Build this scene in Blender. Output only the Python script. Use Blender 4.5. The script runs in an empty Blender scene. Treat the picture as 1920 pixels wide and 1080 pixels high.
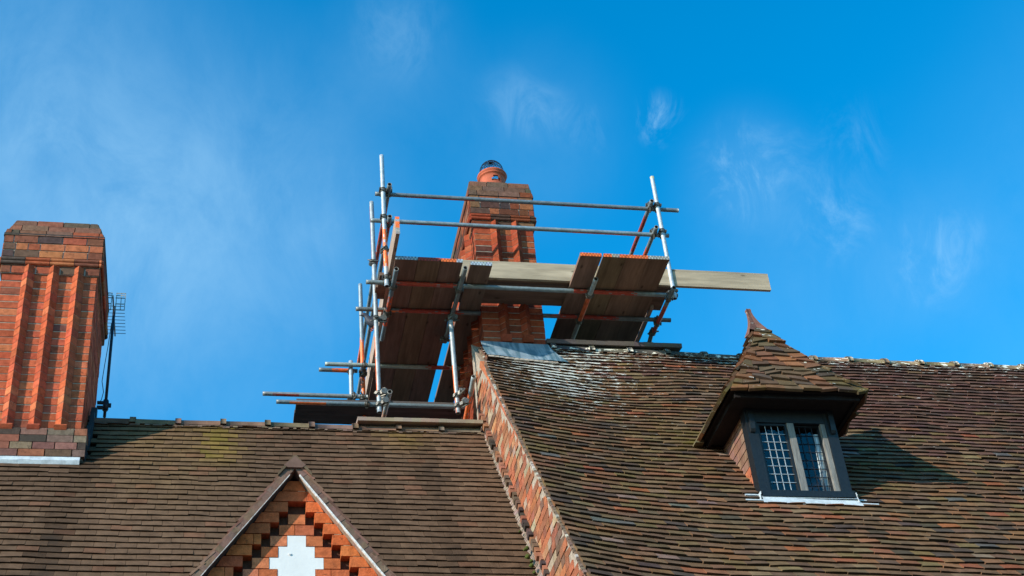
import bpy, math, random
from mathutils import Vector as V, Matrix, noise as mn
random.seed(7)
scene = bpy.context.scene
col = scene.collection
R = math.radians
# ------------------------------------------------------------------ camera
CAM = V((0, 0, 1.6))
cr = V((0.98019363, -0.17939851, -0.08388463)); cu = V((-0.04170767, -0.60106783, 0.79810898)); cf = V((0.19359992, 0.7788027, 0.59664515))
cd = bpy.data.cameras.new('camera'); cam = bpy.data.objects.new('camera', cd); col.objects.link(cam)
cd.sensor_width = 36; cd.lens = 2755 / 1920 * 36; cd.clip_end = 2000; cd.clip_start = 0.05
m = Matrix((cr, cu, -cf)).transposed().to_4x4(); m.translation = CAM; cam.matrix_world = m
scene.camera = cam
# ------------------------------------------------------------------ light, exposure
scene.view_settings.view_transform = 'Standard'; scene.view_settings.look = 'None'
scene.view_settings.gamma = 1; scene.view_settings.use_curve_mapping = False
scene.view_settings.exposure = 0.2
L = V((.99, .573, -.512)).normalized()           # the way sunlight travels
sd = bpy.data.lights.new('sun', 'SUN'); sd.energy = 4.9; sd.angle = R(.5); sd.color = (1, .93, .82)
sun = bpy.data.objects.new('sun', sd); col.objects.link(sun); sun.location = (-10, -5, 20)
sun.rotation_euler = L.to_track_quat('-Z', 'Y').to_euler()
w = bpy.data.worlds.new('World'); scene.world = w; w.use_nodes = True

def direc(px, py):
    return (cr * (px - 960) - cu * (py - 540) + cf * 2755).normalized()

def build_world():
    nt = w.node_tree; N = nt.nodes; K = nt.links; N.clear()
    out = N.new('ShaderNodeOutputWorld'); bg = N.new('ShaderNodeBackground'); K.new(bg.outputs[0], out.inputs[0])
    bg.inputs[1].default_value = 0.14
    sky = N.new('ShaderNodeTexSky'); sky.sky_type = 'NISHITA'; sky.sun_disc = False
    sky.sun_elevation = math.asin(-L.z); sky.sun_rotation = math.atan2(-L.x, -L.y)
    sky.air_density = 1.15; sky.dust_density = .35; sky.ozone_density = 3.2; sky.altitude = 50
    hs = N.new('ShaderNodeHueSaturation'); hs.inputs['Saturation'].default_value = 1.25; hs.inputs['Hue'].default_value = .493
    hs.inputs['Value'].default_value = 1.68
    ti = N.new('ShaderNodeMix'); ti.data_type = 'RGBA'; ti.blend_type = 'MULTIPLY'; ti.inputs['Factor'].default_value = 1; ti.inputs['B'].default_value = (.74, .97, 1.08, 1)
    K.new(sky.outputs[0], ti.inputs['A']); K.new(ti.outputs['Result'], hs.inputs['Color'])
    tc = N.new('ShaderNodeTexCoord')
    # cirrus: fine fibres and soft veils, each gathered round a few directions of the sky
    ax = []
    for vec, sc in ((cr, 14), (cu, 8.5), (cf, 6)):
        dt = N.new('ShaderNodeVectorMath'); dt.operation = 'DOT_PRODUCT'; dt.inputs[1].default_value = vec * sc; K.new(tc.outputs['Generated'], dt.inputs[0]); ax.append(dt.outputs['Value'])
    cb = N.new('ShaderNodeCombineXYZ')
    for i in range(3): K.new(ax[i], cb.inputs[i])
    rt = N.new('ShaderNodeVectorRotate'); rt.inputs['Angle'].default_value = .35; rt.inputs['Axis'].default_value = (0, 0, 1); K.new(cb.outputs[0], rt.inputs['Vector'])
    def noise(sc, det, rough, dist, lo, hi):
        n1 = N.new('ShaderNodeTexNoise'); n1.inputs['Scale'].default_value = sc; n1.inputs['Detail'].default_value = det
        n1.inputs['Roughness'].default_value = rough; n1.inputs['Distortion'].default_value = dist; K.new(rt.outputs[0], n1.inputs['Vector'])
        mr = N.new('ShaderNodeMapRange'); mr.interpolation_type = 'SMOOTHSTEP'; mr.inputs[1].default_value = lo; mr.inputs[2].default_value = hi
        K.new(n1.outputs['Fac'], mr.inputs[0]); return mr.outputs[0]
    def masks(lst):
        total = None
        for px, py, rad, amt in lst:
            vd = N.new('ShaderNodeVectorMath'); vd.operation = 'DISTANCE'; vd.inputs[1].default_value = direc(px, py)
            K.new(tc.outputs['Generated'], vd.inputs[0])
            a = N.new('ShaderNodeMapRange'); a.interpolation_type = 'SMOOTHERSTEP'
            a.inputs[1].default_value = 0; a.inputs[2].default_value = rad; a.inputs[3].default_value = amt; a.inputs[4].default_value = 0
            K.new(vd.outputs['Value'], a.inputs[0])
            if total is None: total = a.outputs[0]
            else:
                q = N.new('ShaderNodeMath'); q.operation = 'ADD'; K.new(total, q.inputs[0]); K.new(a.outputs[0], q.inputs[1]); total = q.outputs[0]
        return total
    wisp = masks([(1238, 225, .026, .6), (1385, 310, .044, .42), (1390, 370, .034, .30), (1560, 420, .044, .40), (1765, 455, .040, .42), (1745, 515, .034, .40),
                  (1600, 280, .05, .16), (745, 60, .05, .18), (960, 190, .036, .22), (1025, 210, .032, .22), (1100, 245, .026, .25), (1470, 310, .04, .2),
                  (60, 250, .05, .16), (250, 330, .07, .10), (600, 380, .06, .12)])
    veil = masks([(100, 220, .20, .20), (300, 350, .20, .20), (560, 360, .15, .18), (40, 60, .12, .06), (400, 580, .19, .26), (150, 500, .17, .22), (1500, 560, .14, .16), (1400, 330, .07, .16),
                  (1000, 260, .10, .16), (1740, 470, .08, .14), (740, 100, .08, .14), (-500, 300, .35, .4), (2400, 500, .3, .3)])
    def mul(a, b):
        q = N.new('ShaderNodeMath'); q.operation = 'MULTIPLY'; K.new(a, q.inputs[0]); K.new(b, q.inputs[1]); return q.outputs[0]
    sm = N.new('ShaderNodeMath'); sm.operation = 'ADD'; sm.use_clamp = True
    k_ = N.new('ShaderNodeValue'); k_.outputs[0].default_value = .68
    K.new(mul(k_.outputs[0], mul(wisp, noise(1.9, 12, .66, 1.0, .42, .74))), sm.inputs[0]); K.new(mul(k_.outputs[0], mul(veil, noise(1.0, 10, .66, .4, -.15, .90))), sm.inputs[1])
    mix = N.new('ShaderNodeMix'); mix.data_type = 'RGBA'
    K.new(sm.outputs[0], mix.inputs['Factor']); K.new(hs.outputs[0], mix.inputs['A']); mix.inputs['B'].default_value = (3.1, 5.3, 7.0, 1)
    K.new(mix.outputs['Result'], bg.inputs[0])
build_world()

# ------------------------------------------------------------------ materials
def mat(name, base=(.5, .5, .5), rough=.85, col_attr=True, nscale=14, namt=.35, bscale=60, bump=.25, bdist=.004, metal=0, lichen=False,
        stretch=(1, 1, 1), spec=.3, coat=0, extra=None):
    M = bpy.data.materials.new(name); M.use_nodes = True
    nt = M.node_tree; N = nt.nodes; K = nt.links; bs = N['Principled BSDF']
    bs.inputs['Roughness'].default_value = rough; bs.inputs['Metallic'].default_value = metal
    bs.inputs['Specular IOR Level'].default_value = spec; bs.inputs['Coat Weight'].default_value = coat
    geo = N.new('ShaderNodeNewGeometry')
    mp = N.new('ShaderNodeMapping'); mp.inputs['Scale'].default_value = stretch; K.new(geo.outputs['Position'], mp.inputs[0])
    if col_attr:
        at = N.new('ShaderNodeAttribute'); at.attribute_name = 'Col'; c = at.outputs['Color']
    else:
        rgb = N.new('ShaderNodeRGB'); rgb.outputs[0].default_value = (*base, 1); c = rgb.outputs[0]
    n = N.new('ShaderNodeTexNoise'); n.inputs['Scale'].default_value = nscale; n.inputs['Detail'].default_value = 6; n.inputs['Roughness'].default_value = .65
    K.new(mp.outputs[0], n.inputs['Vector'])
    mr = N.new('ShaderNodeMapRange'); mr.inputs[1].default_value = .3; mr.inputs[2].default_value = .7
    mr.inputs[3].default_value = 1 - namt; mr.inputs[4].default_value = 1 + namt; K.new(n.outputs['Fac'], mr.inputs[0])
    mx = N.new('ShaderNodeVectorMath'); mx.operation = 'SCALE'; K.new(c, mx.inputs[0]); K.new(mr.outputs[0], mx.inputs['Scale'])
    c = mx.outputs[0]
    if lichen:
        ax = N.new('ShaderNodeAttribute'); ax.attribute_name = 'Aux'
        sx = N.new('ShaderNodeSeparateColor'); K.new(ax.outputs['Color'], sx.inputs[0])
        for ch, colr, sc, k in (('Red', (.66, .64, .54, 1), (11, 30, 30), 1.0), ('Green', (.150, .108, .022, 1), (3.5, 6, 6), .9), ('Blue', (.038, .027, .020, 1), (4, 2.2, 2.2), .75)):
            m2 = N.new('ShaderNodeMapping'); m2.inputs['Scale'].default_value = sc; K.new(geo.outputs['Position'], m2.inputs[0])
            nn = N.new('ShaderNodeTexNoise'); nn.inputs['Scale'].default_value = 1.0; nn.inputs['Detail'].default_value = 5; nn.inputs['Roughness'].default_value = .6
            K.new(m2.outputs[0], nn.inputs['Vector'])
            ad = N.new('ShaderNodeMath'); ad.operation = 'ADD'; K.new(nn.outputs['Fac'], ad.inputs[0]); K.new(sx.outputs[ch], ad.inputs[1])
            st = N.new('ShaderNodeMapRange'); st.interpolation_type = 'SMOOTHSTEP'
            st.inputs[1].default_value = 1.0 if ch == 'Red' else .9; st.inputs[2].default_value = 1.025 if ch == 'Red' else 1.3; st.inputs[4].default_value = k
            K.new(ad.outputs[0], st.inputs[0])
            mi = N.new('ShaderNodeMix'); mi.data_type = 'RGBA'; K.new(st.outputs[0], mi.inputs['Factor']); K.new(c, mi.inputs['A']); mi.inputs['B'].default_value = colr
            c = mi.outputs['Result']
    if extra: c = extra(N, K, geo, mp, c)
    K.new(c, bs.inputs['Base Color'])
    bn = N.new('ShaderNodeTexNoise'); bn.inputs['Scale'].default_value = bscale; bn.inputs['Detail'].default_value = 5; K.new(mp.outputs[0], bn.inputs['Vector'])
    b = N.new('ShaderNodeBump'); b.inputs['Strength'].default_value = bump; b.inputs['Distance'].default_value = bdist
    K.new(bn.outputs['Fac'], b.inputs['Height']); K.new(b.outputs[0], bs.inputs['Normal'])
    return M

def soot(N, K, geo, mp, c):
    # dark burnt flecks in the brick faces
    v = N.new('ShaderNodeTexNoise'); v.inputs['Scale'].default_value = 24; v.inputs['Detail'].default_value = 8; v.inputs['Roughness'].default_value = .7
    K.new(geo.outputs['Position'], v.inputs['Vector'])
    st = N.new('ShaderNodeMapRange'); st.interpolation_type = 'SMOOTHSTEP'; st.inputs[1].default_value = .56; st.inputs[2].default_value = .72; st.inputs[4].default_value = .7
    K.new(v.outputs['Fac'], st.inputs[0])
    mi = N.new('ShaderNodeMix'); mi.data_type = 'RGBA'; K.new(st.outputs[0], mi.inputs['Factor']); K.new(c, mi.inputs['A']); mi.inputs['B'].default_value = (.035, .022, .018, 1)
    return mi.outputs['Result']

def grain(axis):
    def f(N, K, geo, mp, c):
        mm = N.new('ShaderNodeMapping'); s = [34, 34, 34]; s[axis] = 1.3; mm.inputs['Scale'].default_value = s; K.new(geo.outputs['Position'], mm.inputs[0])
        v = N.new('ShaderNodeTexNoise'); v.inputs['Scale'].default_value = 1; v.inputs['Detail'].default_value = 4; v.inputs['Distortion'].default_value = .6
        K.new(mm.outputs[0], v.inputs['Vector'])
        st = N.new('ShaderNodeMapRange'); st.inputs[1].default_value = .3; st.inputs[2].default_value = .7; st.inputs[3].default_value = .84; st.inputs[4].default_value = 1.12
        K.new(v.outputs['Fac'], st.inputs[0])
        k = N.new('ShaderNodeVectorMath'); k.operation = 'SCALE'; K.new(c, k.inputs[0]); K.new(st.outputs[0], k.inputs['Scale'])
        # knots
        vo = N.new('ShaderNodeTexVoronoi'); vo.inputs['Scale'].default_value = 1; m3 = N.new('ShaderNodeMapping'); s = [7, 7, 7]; s[axis] = 3; m3.inputs['Scale'].default_value = s
        K.new(geo.outputs['Position'], m3.inputs[0]); K.new(m3.outputs[0], vo.inputs['Vector'])
        st2 = N.new('ShaderNodeMapRange'); st2.interpolation_type = 'SMOOTHSTEP'; st2.inputs[1].default_value = .05; st2.inputs[2].default_value = .14; st2.inputs[3].default_value = .45; st2.inputs[4].default_value = 1
        K.new(vo.outputs['Distance'], st2.inputs[0])
        k2 = N.new('ShaderNodeVectorMath'); k2.operation = 'SCALE'; K.new(k.outputs[0], k2.inputs[0]); K.new(st2.outputs[0], k2.inputs['Scale'])
        return k2.outputs[0]
    return f

def streaks(N, K, geo, mp, c):
    mm = N.new('ShaderNodeMapping'); mm.inputs['Scale'].default_value = (22, 3, 3); K.new(geo.outputs['Position'], mm.inputs[0])
    v = N.new('ShaderNodeTexNoise'); v.inputs['Scale'].default_value = 1; v.inputs['Detail'].default_value = 5; K.new(mm.outputs[0], v.inputs['Vector'])
    st = N.new('ShaderNodeMapRange'); st.interpolation_type = 'SMOOTHSTEP'; st.inputs[1].default_value = .42; st.inputs[2].default_value = .62
    K.new(v.outputs['Fac'], st.inputs[0])
    mi = N.new('ShaderNodeMix'); mi.data_type = 'RGBA'; K.new(st.outputs[0], mi.inputs['Factor']); K.new(c, mi.inputs['A']); mi.inputs['B'].default_value = (.11, .20, .24, 1)
    return mi.outputs['Result']

M_tile = mat('clay_tile', lichen=True, rough=1, spec=.06, nscale=9, namt=.28, bscale=70, bump=.35)
M_brick = mat('brick', rough=1, spec=.06, nscale=20, namt=.3, bscale=90, bump=.6, bdist=.006, extra=soot)
M_mortar = mat('mortar', (.38, .31, .24), col_attr=False, rough=1, spec=.05, nscale=25, namt=.35, bscale=80, bump=.7, bdist=.006)
M_wx = mat('timber_along_x', rough=.95, spec=.1, nscale=5, namt=.3, bump=.3, extra=grain(0), stretch=(.3, 2, 2))
M_wy = mat('timber_along_y', rough=.95, spec=.1, nscale=5, namt=.3, bump=.3, extra=grain(1), stretch=(2, .3, 2))
M_tube = mat('scaffold_tube', rough=.5, metal=.25, nscale=18, namt=.28, bump=.15, spec=.5)
M_steel = mat('steel_fitting', (.15, .14, .12), col_attr=False, rough=.5, metal=.6, nscale=60, namt=.4)
M_band = mat('hoop_band', rough=.6, metal=.1, nscale=60, namt=.35)
M_lead = mat('lead_sheet', (.30, .38, .42), col_attr=False, rough=.5, metal=.25, nscale=6, namt=.25, extra=streaks, bump=.4, bscale=8, bdist=.02)
M_wlead = mat('pale_lead', (.50, .54, .55), col_attr=False, rough=.5, nscale=20, namt=.25)
M_terra = mat('terracotta', (.44, .10, .045), col_attr=False, rough=.75, nscale=12, namt=.18)
M_black = mat('black_painted_timber', (.007, .009, .011), col_attr=False, rough=.5, nscale=30, namt=.4, spec=.5, bump=.5, bscale=40)
M_grey = mat('weathered_timber', (.20, .19, .17), col_attr=False, rough=.7, nscale=30, namt=.4, stretch=(3, 1, .3), bump=.5)
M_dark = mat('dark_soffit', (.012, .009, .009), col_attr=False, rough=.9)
M_white = mat('white_plaster', (.70, .69, .66), col_attr=False, rough=.9, nscale=8, namt=.05, bump=.3)
M_wire = mat('wire', (.03, .035, .045), col_attr=False, rough=.5, metal=.5)
M_came = mat('lead_came', (.42, .46, .47), col_attr=False, rough=.45, metal=.3, nscale=30, namt=.3)
M_alu = mat('dull_aluminium', (.38, .38, .34), col_attr=False, rough=.5, metal=.5)
M_render = mat('masonry_wall', (.32, .17, .11), col_attr=False, rough=.9)
M_curtain = mat('curtain', (.75, .75, .70), col_attr=False, rough=.95, nscale=30, namt=.1, stretch=(4, 4, .3))
M_bird = mat('feathers', (.035, .038, .05), col_attr=False, rough=.6, nscale=30)
M_ground = mat('paving', (.09, .085, .075), col_attr=False, rough=.95, nscale=1.5, namt=.2)
M_moss = mat('moss', (.07, .085, .015), col_attr=False, rough=1, nscale=60, namt=.4, bump=1, bdist=.01)

def glass():
    M = bpy.data.materials.new('window_glass'); M.use_nodes = True
    nt = M.node_tree; N = nt.nodes; K = nt.links; N.clear()
    o = N.new('ShaderNodeOutputMaterial'); g = N.new('ShaderNodeBsdfGlossy'); g.inputs['Roughness'].default_value = .03
    t = N.new('ShaderNodeBsdfTransparent'); t.inputs[0].default_value = (.86, .90, .92, 1); M.use_transparent_shadow = True
    f = N.new('ShaderNodeLayerWeight'); f.inputs['Blend'].default_value = .35
    ml = N.new('ShaderNodeMath'); ml.operation = 'MULTIPLY'; ml.inputs[1].default_value = .55; K.new(f.outputs['Facing'], ml.inputs[0])
    tc = N.new('ShaderNodeTexCoord'); vo = N.new('ShaderNodeTexNoise'); vo.inputs['Scale'].default_value = 14; K.new(tc.outputs['Object'], vo.inputs['Vector'])
    b = N.new('ShaderNodeBump'); b.inputs['Strength'].default_value = .25; b.inputs['Distance'].default_value = .01; K.new(vo.outputs['Fac'], b.inputs['Height'])
    K.new(b.outputs[0], g.inputs['Normal'])
    mi = N.new('ShaderNodeMixShader'); K.new(ml.outputs[0], mi.inputs[0]); K.new(t.outputs[0], mi.inputs[1]); K.new(g.outputs[0], mi.inputs[2]); K.new(mi.outputs[0], o.inputs[0])
    return M
M_glass = glass()

# ------------------------------------------------------------------ mesh building
class MB:
    def __init__(s): s.v = []; s.f = []; s.c = []; s.a = []; s.sm = []
    def face(s, idx, c, a=(0, 0, 0), sm=False): s.f.append(idx); s.c.append(c); s.a.append(a); s.sm.append(sm)
    def hexa(s, p, c=(.5, .5, .5), a=(0, 0, 0), skip=()):
        # p: bottom 4 (ccw seen from above), top 4
        n = len(s.v); s.v += [tuple(q) for q in p]
        for i, q in enumerate(((0, 3, 2, 1), (4, 5, 6, 7), (0, 1, 5, 4), (1, 2, 6, 5), (2, 3, 7, 6), (3, 0, 4, 7))):
            if i not in skip: s.face([n + k for k in q], c, a)
    def box(s, x0, x1, y0, y1, z0, z1, c=(.5, .5, .5), a=(0, 0, 0)):
        s.hexa([(x0, y0, z0), (x1, y0, z0), (x1, y1, z0), (x0, y1, z0), (x0, y0, z1), (x1, y0, z1), (x1, y1, z1), (x0, y1, z1)], c, a)
    def obox(s, O, U, Vv, N, u0, u1, v0, v1, n0, n1, c, a=(0, 0, 0), n0b=None, n1b=None):
        # box in a local frame; n at v0 = n0..n1, at v1 = n0b..n1b
        n0b = n0 if n0b is None else n0b; n1b = n1 if n1b is None else n1b
        P = lambda u, v, n: O + U * u + Vv * v + N * n
        s.hexa([P(u0, v0, n0), P(u0, v0, n1), P(u1, v0, n1), P(u1, v0, n0), P(u0, v1, n0b), P(u0, v1, n1b), P(u1, v1, n1b), P(u1, v1, n0b)], c, a)
    def quad(s, a_, b, c_, d, c=(.5, .5, .5), a=(0, 0, 0), sm=False):
        n = len(s.v); s.v += [tuple(a_), tuple(b), tuple(c_), tuple(d)]; s.face([n, n + 1, n + 2, n + 3], c, a, sm)
    def poly_prism(s, pts, d, c=(.5, .5, .5)):
        n = len(s.v); k = len(pts); s.v += [tuple(p) for p in pts] + [tuple(V(p) + d) for p in pts]
        s.face(list(range(n, n + k)), c); s.face(list(range(n + 2 * k - 1, n + k - 1, -1)), c)
        for i in range(k): j = (i + 1) % k; s.face([n + i, n + k + i, n + k + j, n + j], c)
    def ring(s, c0, ax, r, n):
        ax = V(ax).normalized(); t = ax.orthogonal().normalized(); b = ax.cross(t); k = len(s.v)
        for i in range(n):
            a = 2 * math.pi * i / n; s.v.append(tuple(V(c0) + t * (math.cos(a) * r) + b * (math.sin(a) * r)))
        return k
    def cyl(s, p0, p1, r, n=10, c=(.5, .5, .5), r1=None, caps=True, sm=True):
        p0 = V(p0); p1 = V(p1); ax = p1 - p0; r1 = r if r1 is None else r1
        a = s.ring(p0, ax, r, n); b = s.ring(p1, ax, r1, n)
        for i in range(n): j = (i + 1) % n; s.face([a + i, a + j, b + j, b + i], c, sm=sm)
        if caps: s.face([a + i for i in reversed(range(n))], c); s.face([b + i for i in range(n)], c)
    def lathe(s, cx, cy, prof, n=32, c=(.5, .5, .5), skip=None):
        ks = []
        for r, z in prof: ks.append(s.ring_xy(cx, cy, z, r, n))
        for q in range(len(prof) - 1):
            for i in range(n):
                if skip and skip(q, i): continue
                j = (i + 1) % n; s.face([ks[q] + i, ks[q] + j, ks[q + 1] + j, ks[q + 1] + i], c, sm=True)
    def ring_xy(s, cx, cy, z, r, n):
        k = len(s.v)
        for i in range(n): a = 2 * math.pi * i / n; s.v.append((cx + math.cos(a) * r, cy + math.sin(a) * r, z))
        return k

WO = {}
def link(o, parent, origin):
    if parent is not None:
        o.parent = parent; o.location = V(origin) - WO[parent.name]
    else: o.location = origin
    col.objects.link(o); WO[o.name] = V(origin); return o

def tag(o, label=None, cat=None, group=None, kind=None):
    if label: o['label'] = label
    if cat: o['category'] = cat
    if group: o['group'] = group
    if kind: o['kind'] = kind
    return o

def put(name, mb, material, parent=None, origin=None, **kw):
    if origin is None:
        xs = [v[0] for v in mb.v]; ys = [v[1] for v in mb.v]; zs = [v[2] for v in mb.v]
        origin = ((min(xs) + max(xs)) / 2, (min(ys) + max(ys)) / 2, min(zs))
    origin = V(origin)
    me = bpy.data.meshes.new(name); me.from_pydata([tuple(V(v) - origin) for v in mb.v], [], mb.f)
    for nm, src in (('Col', mb.c), ('Aux', mb.a)):
        at = me.color_attributes.new(nm, 'FLOAT_COLOR', 'CORNER'); buf = []
        for f, c in zip(mb.f, src): buf += [c[0], c[1], c[2], 1] * len(f)
        at.data.foreach_set('color', buf)
    me.polygons.foreach_set('use_smooth', mb.sm); me.materials.append(material); me.update()
    o = bpy.data.objects.new(name, me); link(o, parent, origin); tag(o, **kw); return o

def empty(name, loc, **kw):
    o = bpy.data.objects.new(name, None); o.empty_display_size = .2; link(o, None, V(loc)); tag(o, **kw); return o

X, Y, Z = V((1, 0, 0)), V((0, 1, 0)), V((0, 0, 1))
def lerp(a, b, t): return a + (b - a) * t
def sstep(a, b, x):
    t = min(1, max(0, (x - a) / (b - a))); return t * t * (3 - 2 * t)
def vary(c, k=.2):
    f = 1 + random.uniform(-k, k); return (c[0] * f * (1 + random.uniform(-.06, .06)), c[1] * f * (1 + random.uniform(-.08, .08)), c[2] * f * (1 + random.uniform(-.08, .08)))
def nz(x, y, z=0): return mn.noise(V((x, y, z)))

# ------------------------------------------------------------------ setting
g = MB(); g.box(-300, 300, -300, 300, -.3, 0); put('ground', g, M_ground, kind='structure')

# ------------------------------------------------------------------ roofs
def tiled_slope(mb, O, D, N, U, u0f, u1f, l0, l1, gauge, tw, warp, colf, skip=None, thick=.013, jit=1.0, lift=.012):
    """courses of plain tiles. O ridge point, D down-slope, N normal, U along the ridge."""
    k = 0; l = l0
    while l < l1:
        lb = l + gauge
        u0 = u0f(lb); u1 = u1f(lb)
        u = u0 - (tw / 2 if k % 2 else 0) + random.uniform(-.01, .01) * jit
        slipc = random.uniform(-.003, .003) * jit
        while u < u1:
            wdt = tw * (1 + random.uniform(-.03, .03) * jit)
            a = max(u, u0); b = min(u + wdt - .0026, u1 + random.uniform(-.01, .01))
            if b - a > .02 and not (skip and skip((a + b) / 2, lb)):
                sl = slipc + random.gauss(0, .0022) * jit + (random.uniform(.006, .02) if random.random() < .012 * jit else 0)
                up = abs(random.gauss(0, .0022)) * jit; tl = random.gauss(0, .0016) * jit
                rot = random.gauss(0, .0018) * jit
                c, ax = colf((a + b) / 2, lb)
                top = l - .045
                segs = 3; base = len(mb.v)
                for r_, (ll, nn) in enumerate(((top, .004), (lb, lift + .004 + up))):
                    for q in range(segs + 1):
                        t = q / segs; uu = a + (b - a) * t
                        camb = .0014 * (4 * t * (1 - t)) if r_ else .001
                        lo = ll + (sl + rot * (t - .5) * 2 if r_ else 0)
                        h = warp(uu, lo) + nn + camb + tl * (t - .5) * 2 * r_
                        mb.v.append(tuple(O + U * uu + D * lo + N * h)); mb.v.append(tuple(O + U * uu + D * lo + N * (h - thick)))
                s2 = (segs + 1) * 2
                for q in range(segs):
                    i = base + q * 2
                    tv = len(mb.v); mb.v += [mb.v[i], mb.v[i + s2], mb.v[i + s2 + 2], mb.v[i + 2]]
                    mb.face([tv, tv + 1, tv + 2, tv + 3], c, ax, False)
                    cf_ = tuple(x * .24 for x in c)  # tail edge and underside coloured darker, painting the shadow line between courses
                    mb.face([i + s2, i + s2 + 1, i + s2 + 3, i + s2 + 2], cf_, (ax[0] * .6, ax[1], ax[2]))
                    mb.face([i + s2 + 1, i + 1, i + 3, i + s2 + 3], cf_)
                mb.face([base, base + 1, base + s2 + 1, base + s2], c); e = base + segs * 2
                mb.face([e + 1, e, e + s2, e + s2 + 1], c)
            u += wdt
        l = lb; k += 1
    # felt and battens under the tiles
    nU, nL = 24, 16; dk = (.02, .016, .013)
    for i in range(nL):
        la, lb = lerp(l0 - .04, l1, i / nL), lerp(l0 - .04, l1, (i + 1) / nL)
        for j in range(nU):
            P = []
            for ll, t in ((la, j / nU), (lb, j / nU), (lb, (j + 1) / nU), (la, (j + 1) / nU)):
                uu = lerp(u0f(ll), u1f(ll), t); P.append(O + U * uu + D * ll + N * (warp(uu, ll) - .02))
            mb.quad(*P, c=dk)

def ridge_line(mb, pf, n0, n1, ln, r, colf, aux=(0, 0, 0)):
    """half-round ridge tiles, pf(x) -> point on the ridge."""
    x = n0
    while x < n1:
        xe = min(x + ln, n1)
        a, b = pf(x), pf(xe); dz = random.uniform(-.004, .004); c = colf(x)
        dr = random.uniform(-.004, .004)
        for (s0, s1, rr) in ((0, 1, r + dr), (.0, .13, r + .020)):
            p, q = a.lerp(b, s0), a.lerp(b, s1)
            ks = []
            for pt in (p, q):
                ks.append(len(mb.v))
                for i in range(9):
                    an = math.pi * (i / 8) ; y = -math.cos(an) * rr * 1.18; z = math.sin(an) * rr * .92 - .045 + dz
                    mb.v.append((pt.x, pt.y + y, pt.z + z))
            for i in range(8): mb.face([ks[0] + i, ks[0] + i + 1, ks[1] + i + 1, ks[1] + i], vary(c, .03), aux, True)
            for kk, rev in ((ks[0], False), (ks[1], True)):
                f = [kk + i for i in range(9)]; mb.face(f[::-1] if rev else f, tuple(v * .6 for v in c), aux)
        # bedding mortar squeezed out along the lower edge
        px = a.x
        while px < b.x:
            ln_ = random.uniform(.02, .06); h_ = random.uniform(.006, .026) + (.014 if px - a.x < .05 else 0); yy = a.y - r * 1.16; t = (px - a.x) / max(.01, b.x - a.x); zz_ = lerp(a.z, b.z, t) - .047
            mb.hexa([(px, yy - .012, zz_ - h_), (px + ln_, yy - .012, zz_ - h_), (px + ln_, yy + .05, zz_ - h_), (px, yy + .05, zz_ - h_),
                     (px + .003, yy + .002, zz_), (px + ln_, yy + .002, zz_), (px + ln_, yy + .05, zz_), (px + .003, yy + .05, zz_)], vary((.17, .11, .075), .25), aux)
            px += ln_
        x = xe

# --- left roof plane
sL = R(54); DL = V((0, -math.cos(sL), -math.sin(sL))); NL = V((0, -math.sin(sL), math.cos(sL)))
RL = V((0, 12.27, 6.795 + (12.27 - 10.514) * math.tan(sL)))      # ridge
WALLX = 2.63
def warpL(x, l): return -.0060 * l * (x + .45) + .010 * nz(x * .9, l * .8, 1) + .004 * nz(x * 3.1, l * 2.5, 5) - .01 * sstep(0, 1, (1 - abs(l - .3)))
CHL = dict(x0=-2.055, x1=-1.187, y0=11.72)
def skipL(u, l):
    p = RL + DL * l
    if u < CHL['x1'] + .05 and p.y > CHL['y0'] - .02: return True
    # the small gable runs back into this slope
    zg = 6.90 - abs(u - .545) * 1.36
    return p.z < zg - .02 and p.y > 9.1
def colL(x, l):
    n = nz(x * .7, l * .5, 9); n2 = nz(x * 1.6 + 3, l * .9, 2)
    c = (.125, .072, .042)
    f = 1 + .18 * n + random.gauss(0, .045)
    if random.random() < .06: c = (.150, .074, .042)
    if l < .9 and random.random() < .35: c = (.140, .076, .044)
    if random.random() < .08: f *= .88
    st_ = .9 * math.exp(-((x + 1.0 + .08 * l) / .16) ** 2) * sstep(.3, 1.0, l) + .6 * math.exp(-((x - .75) / .12) ** 2) + .75 * math.exp(-((x - 1.95) / .16) ** 2) \
        + .7 * math.exp(-((x - 1.45) / .09) ** 2) + .6 * math.exp(-((x + .3) / .09) ** 2) * sstep(.7, 0, l) + .5 * math.exp(-((x + 1.6) / .12) ** 2)
    f *= 1 - .50 * min(1, st_) * (.75 + .5 * nz(x * 3, l * 2, 7))
    mo_ = min(1, 1.0 * math.exp(-((x - .02 - .02 * l) / .17) ** 2) * sstep(1.3, .7, l) + .7 * math.exp(-((x - 1.80) / .25) ** 2) * math.exp(-((l - .25) / .35) ** 2) + .35 * math.exp(-((x + .45) / .5) ** 2) * sstep(2.4, .6, l)) * random.uniform(.35, 1)
    c = tuple(lerp(a, b, .7 * mo_) * f for a, b in zip(c, (.25, .155, .035)))
    moss = .13 + .42 * math.exp(-((x - .02 - .02 * l) / .16) ** 2) * sstep(1.25, .8, l) + .22 * math.exp(-((x - 1.75) / .25) ** 2) * math.exp(-((l - .3) / .4) ** 2) \
        + .12 * math.exp(-((x + .4) / .5) ** 2) + .1 * n2
    stain = .14 + .36 * math.exp(-((x + 1.0 + .08 * l) / .16) ** 2) * sstep(.3, 1.0, l) + .22 * math.exp(-((x - .75) / .14) ** 2) + .32 * math.exp(-((x - 1.95) / .2) ** 2) \
        + .25 * math.exp(-((x - 1.45) / .1) ** 2) + .18 * math.exp(-((x + .3) / .1) ** 2) * sstep(.5, 0, l)
    li = .235 + .03 * sstep(1.2, .2, l)
    return c, (li, moss, stain)
house = empty('brick_house', (.2, 11, 0), label='lower brick house with brown tiled roof, gabled dormer and tall ribbed chimney', cat='house')
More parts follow.
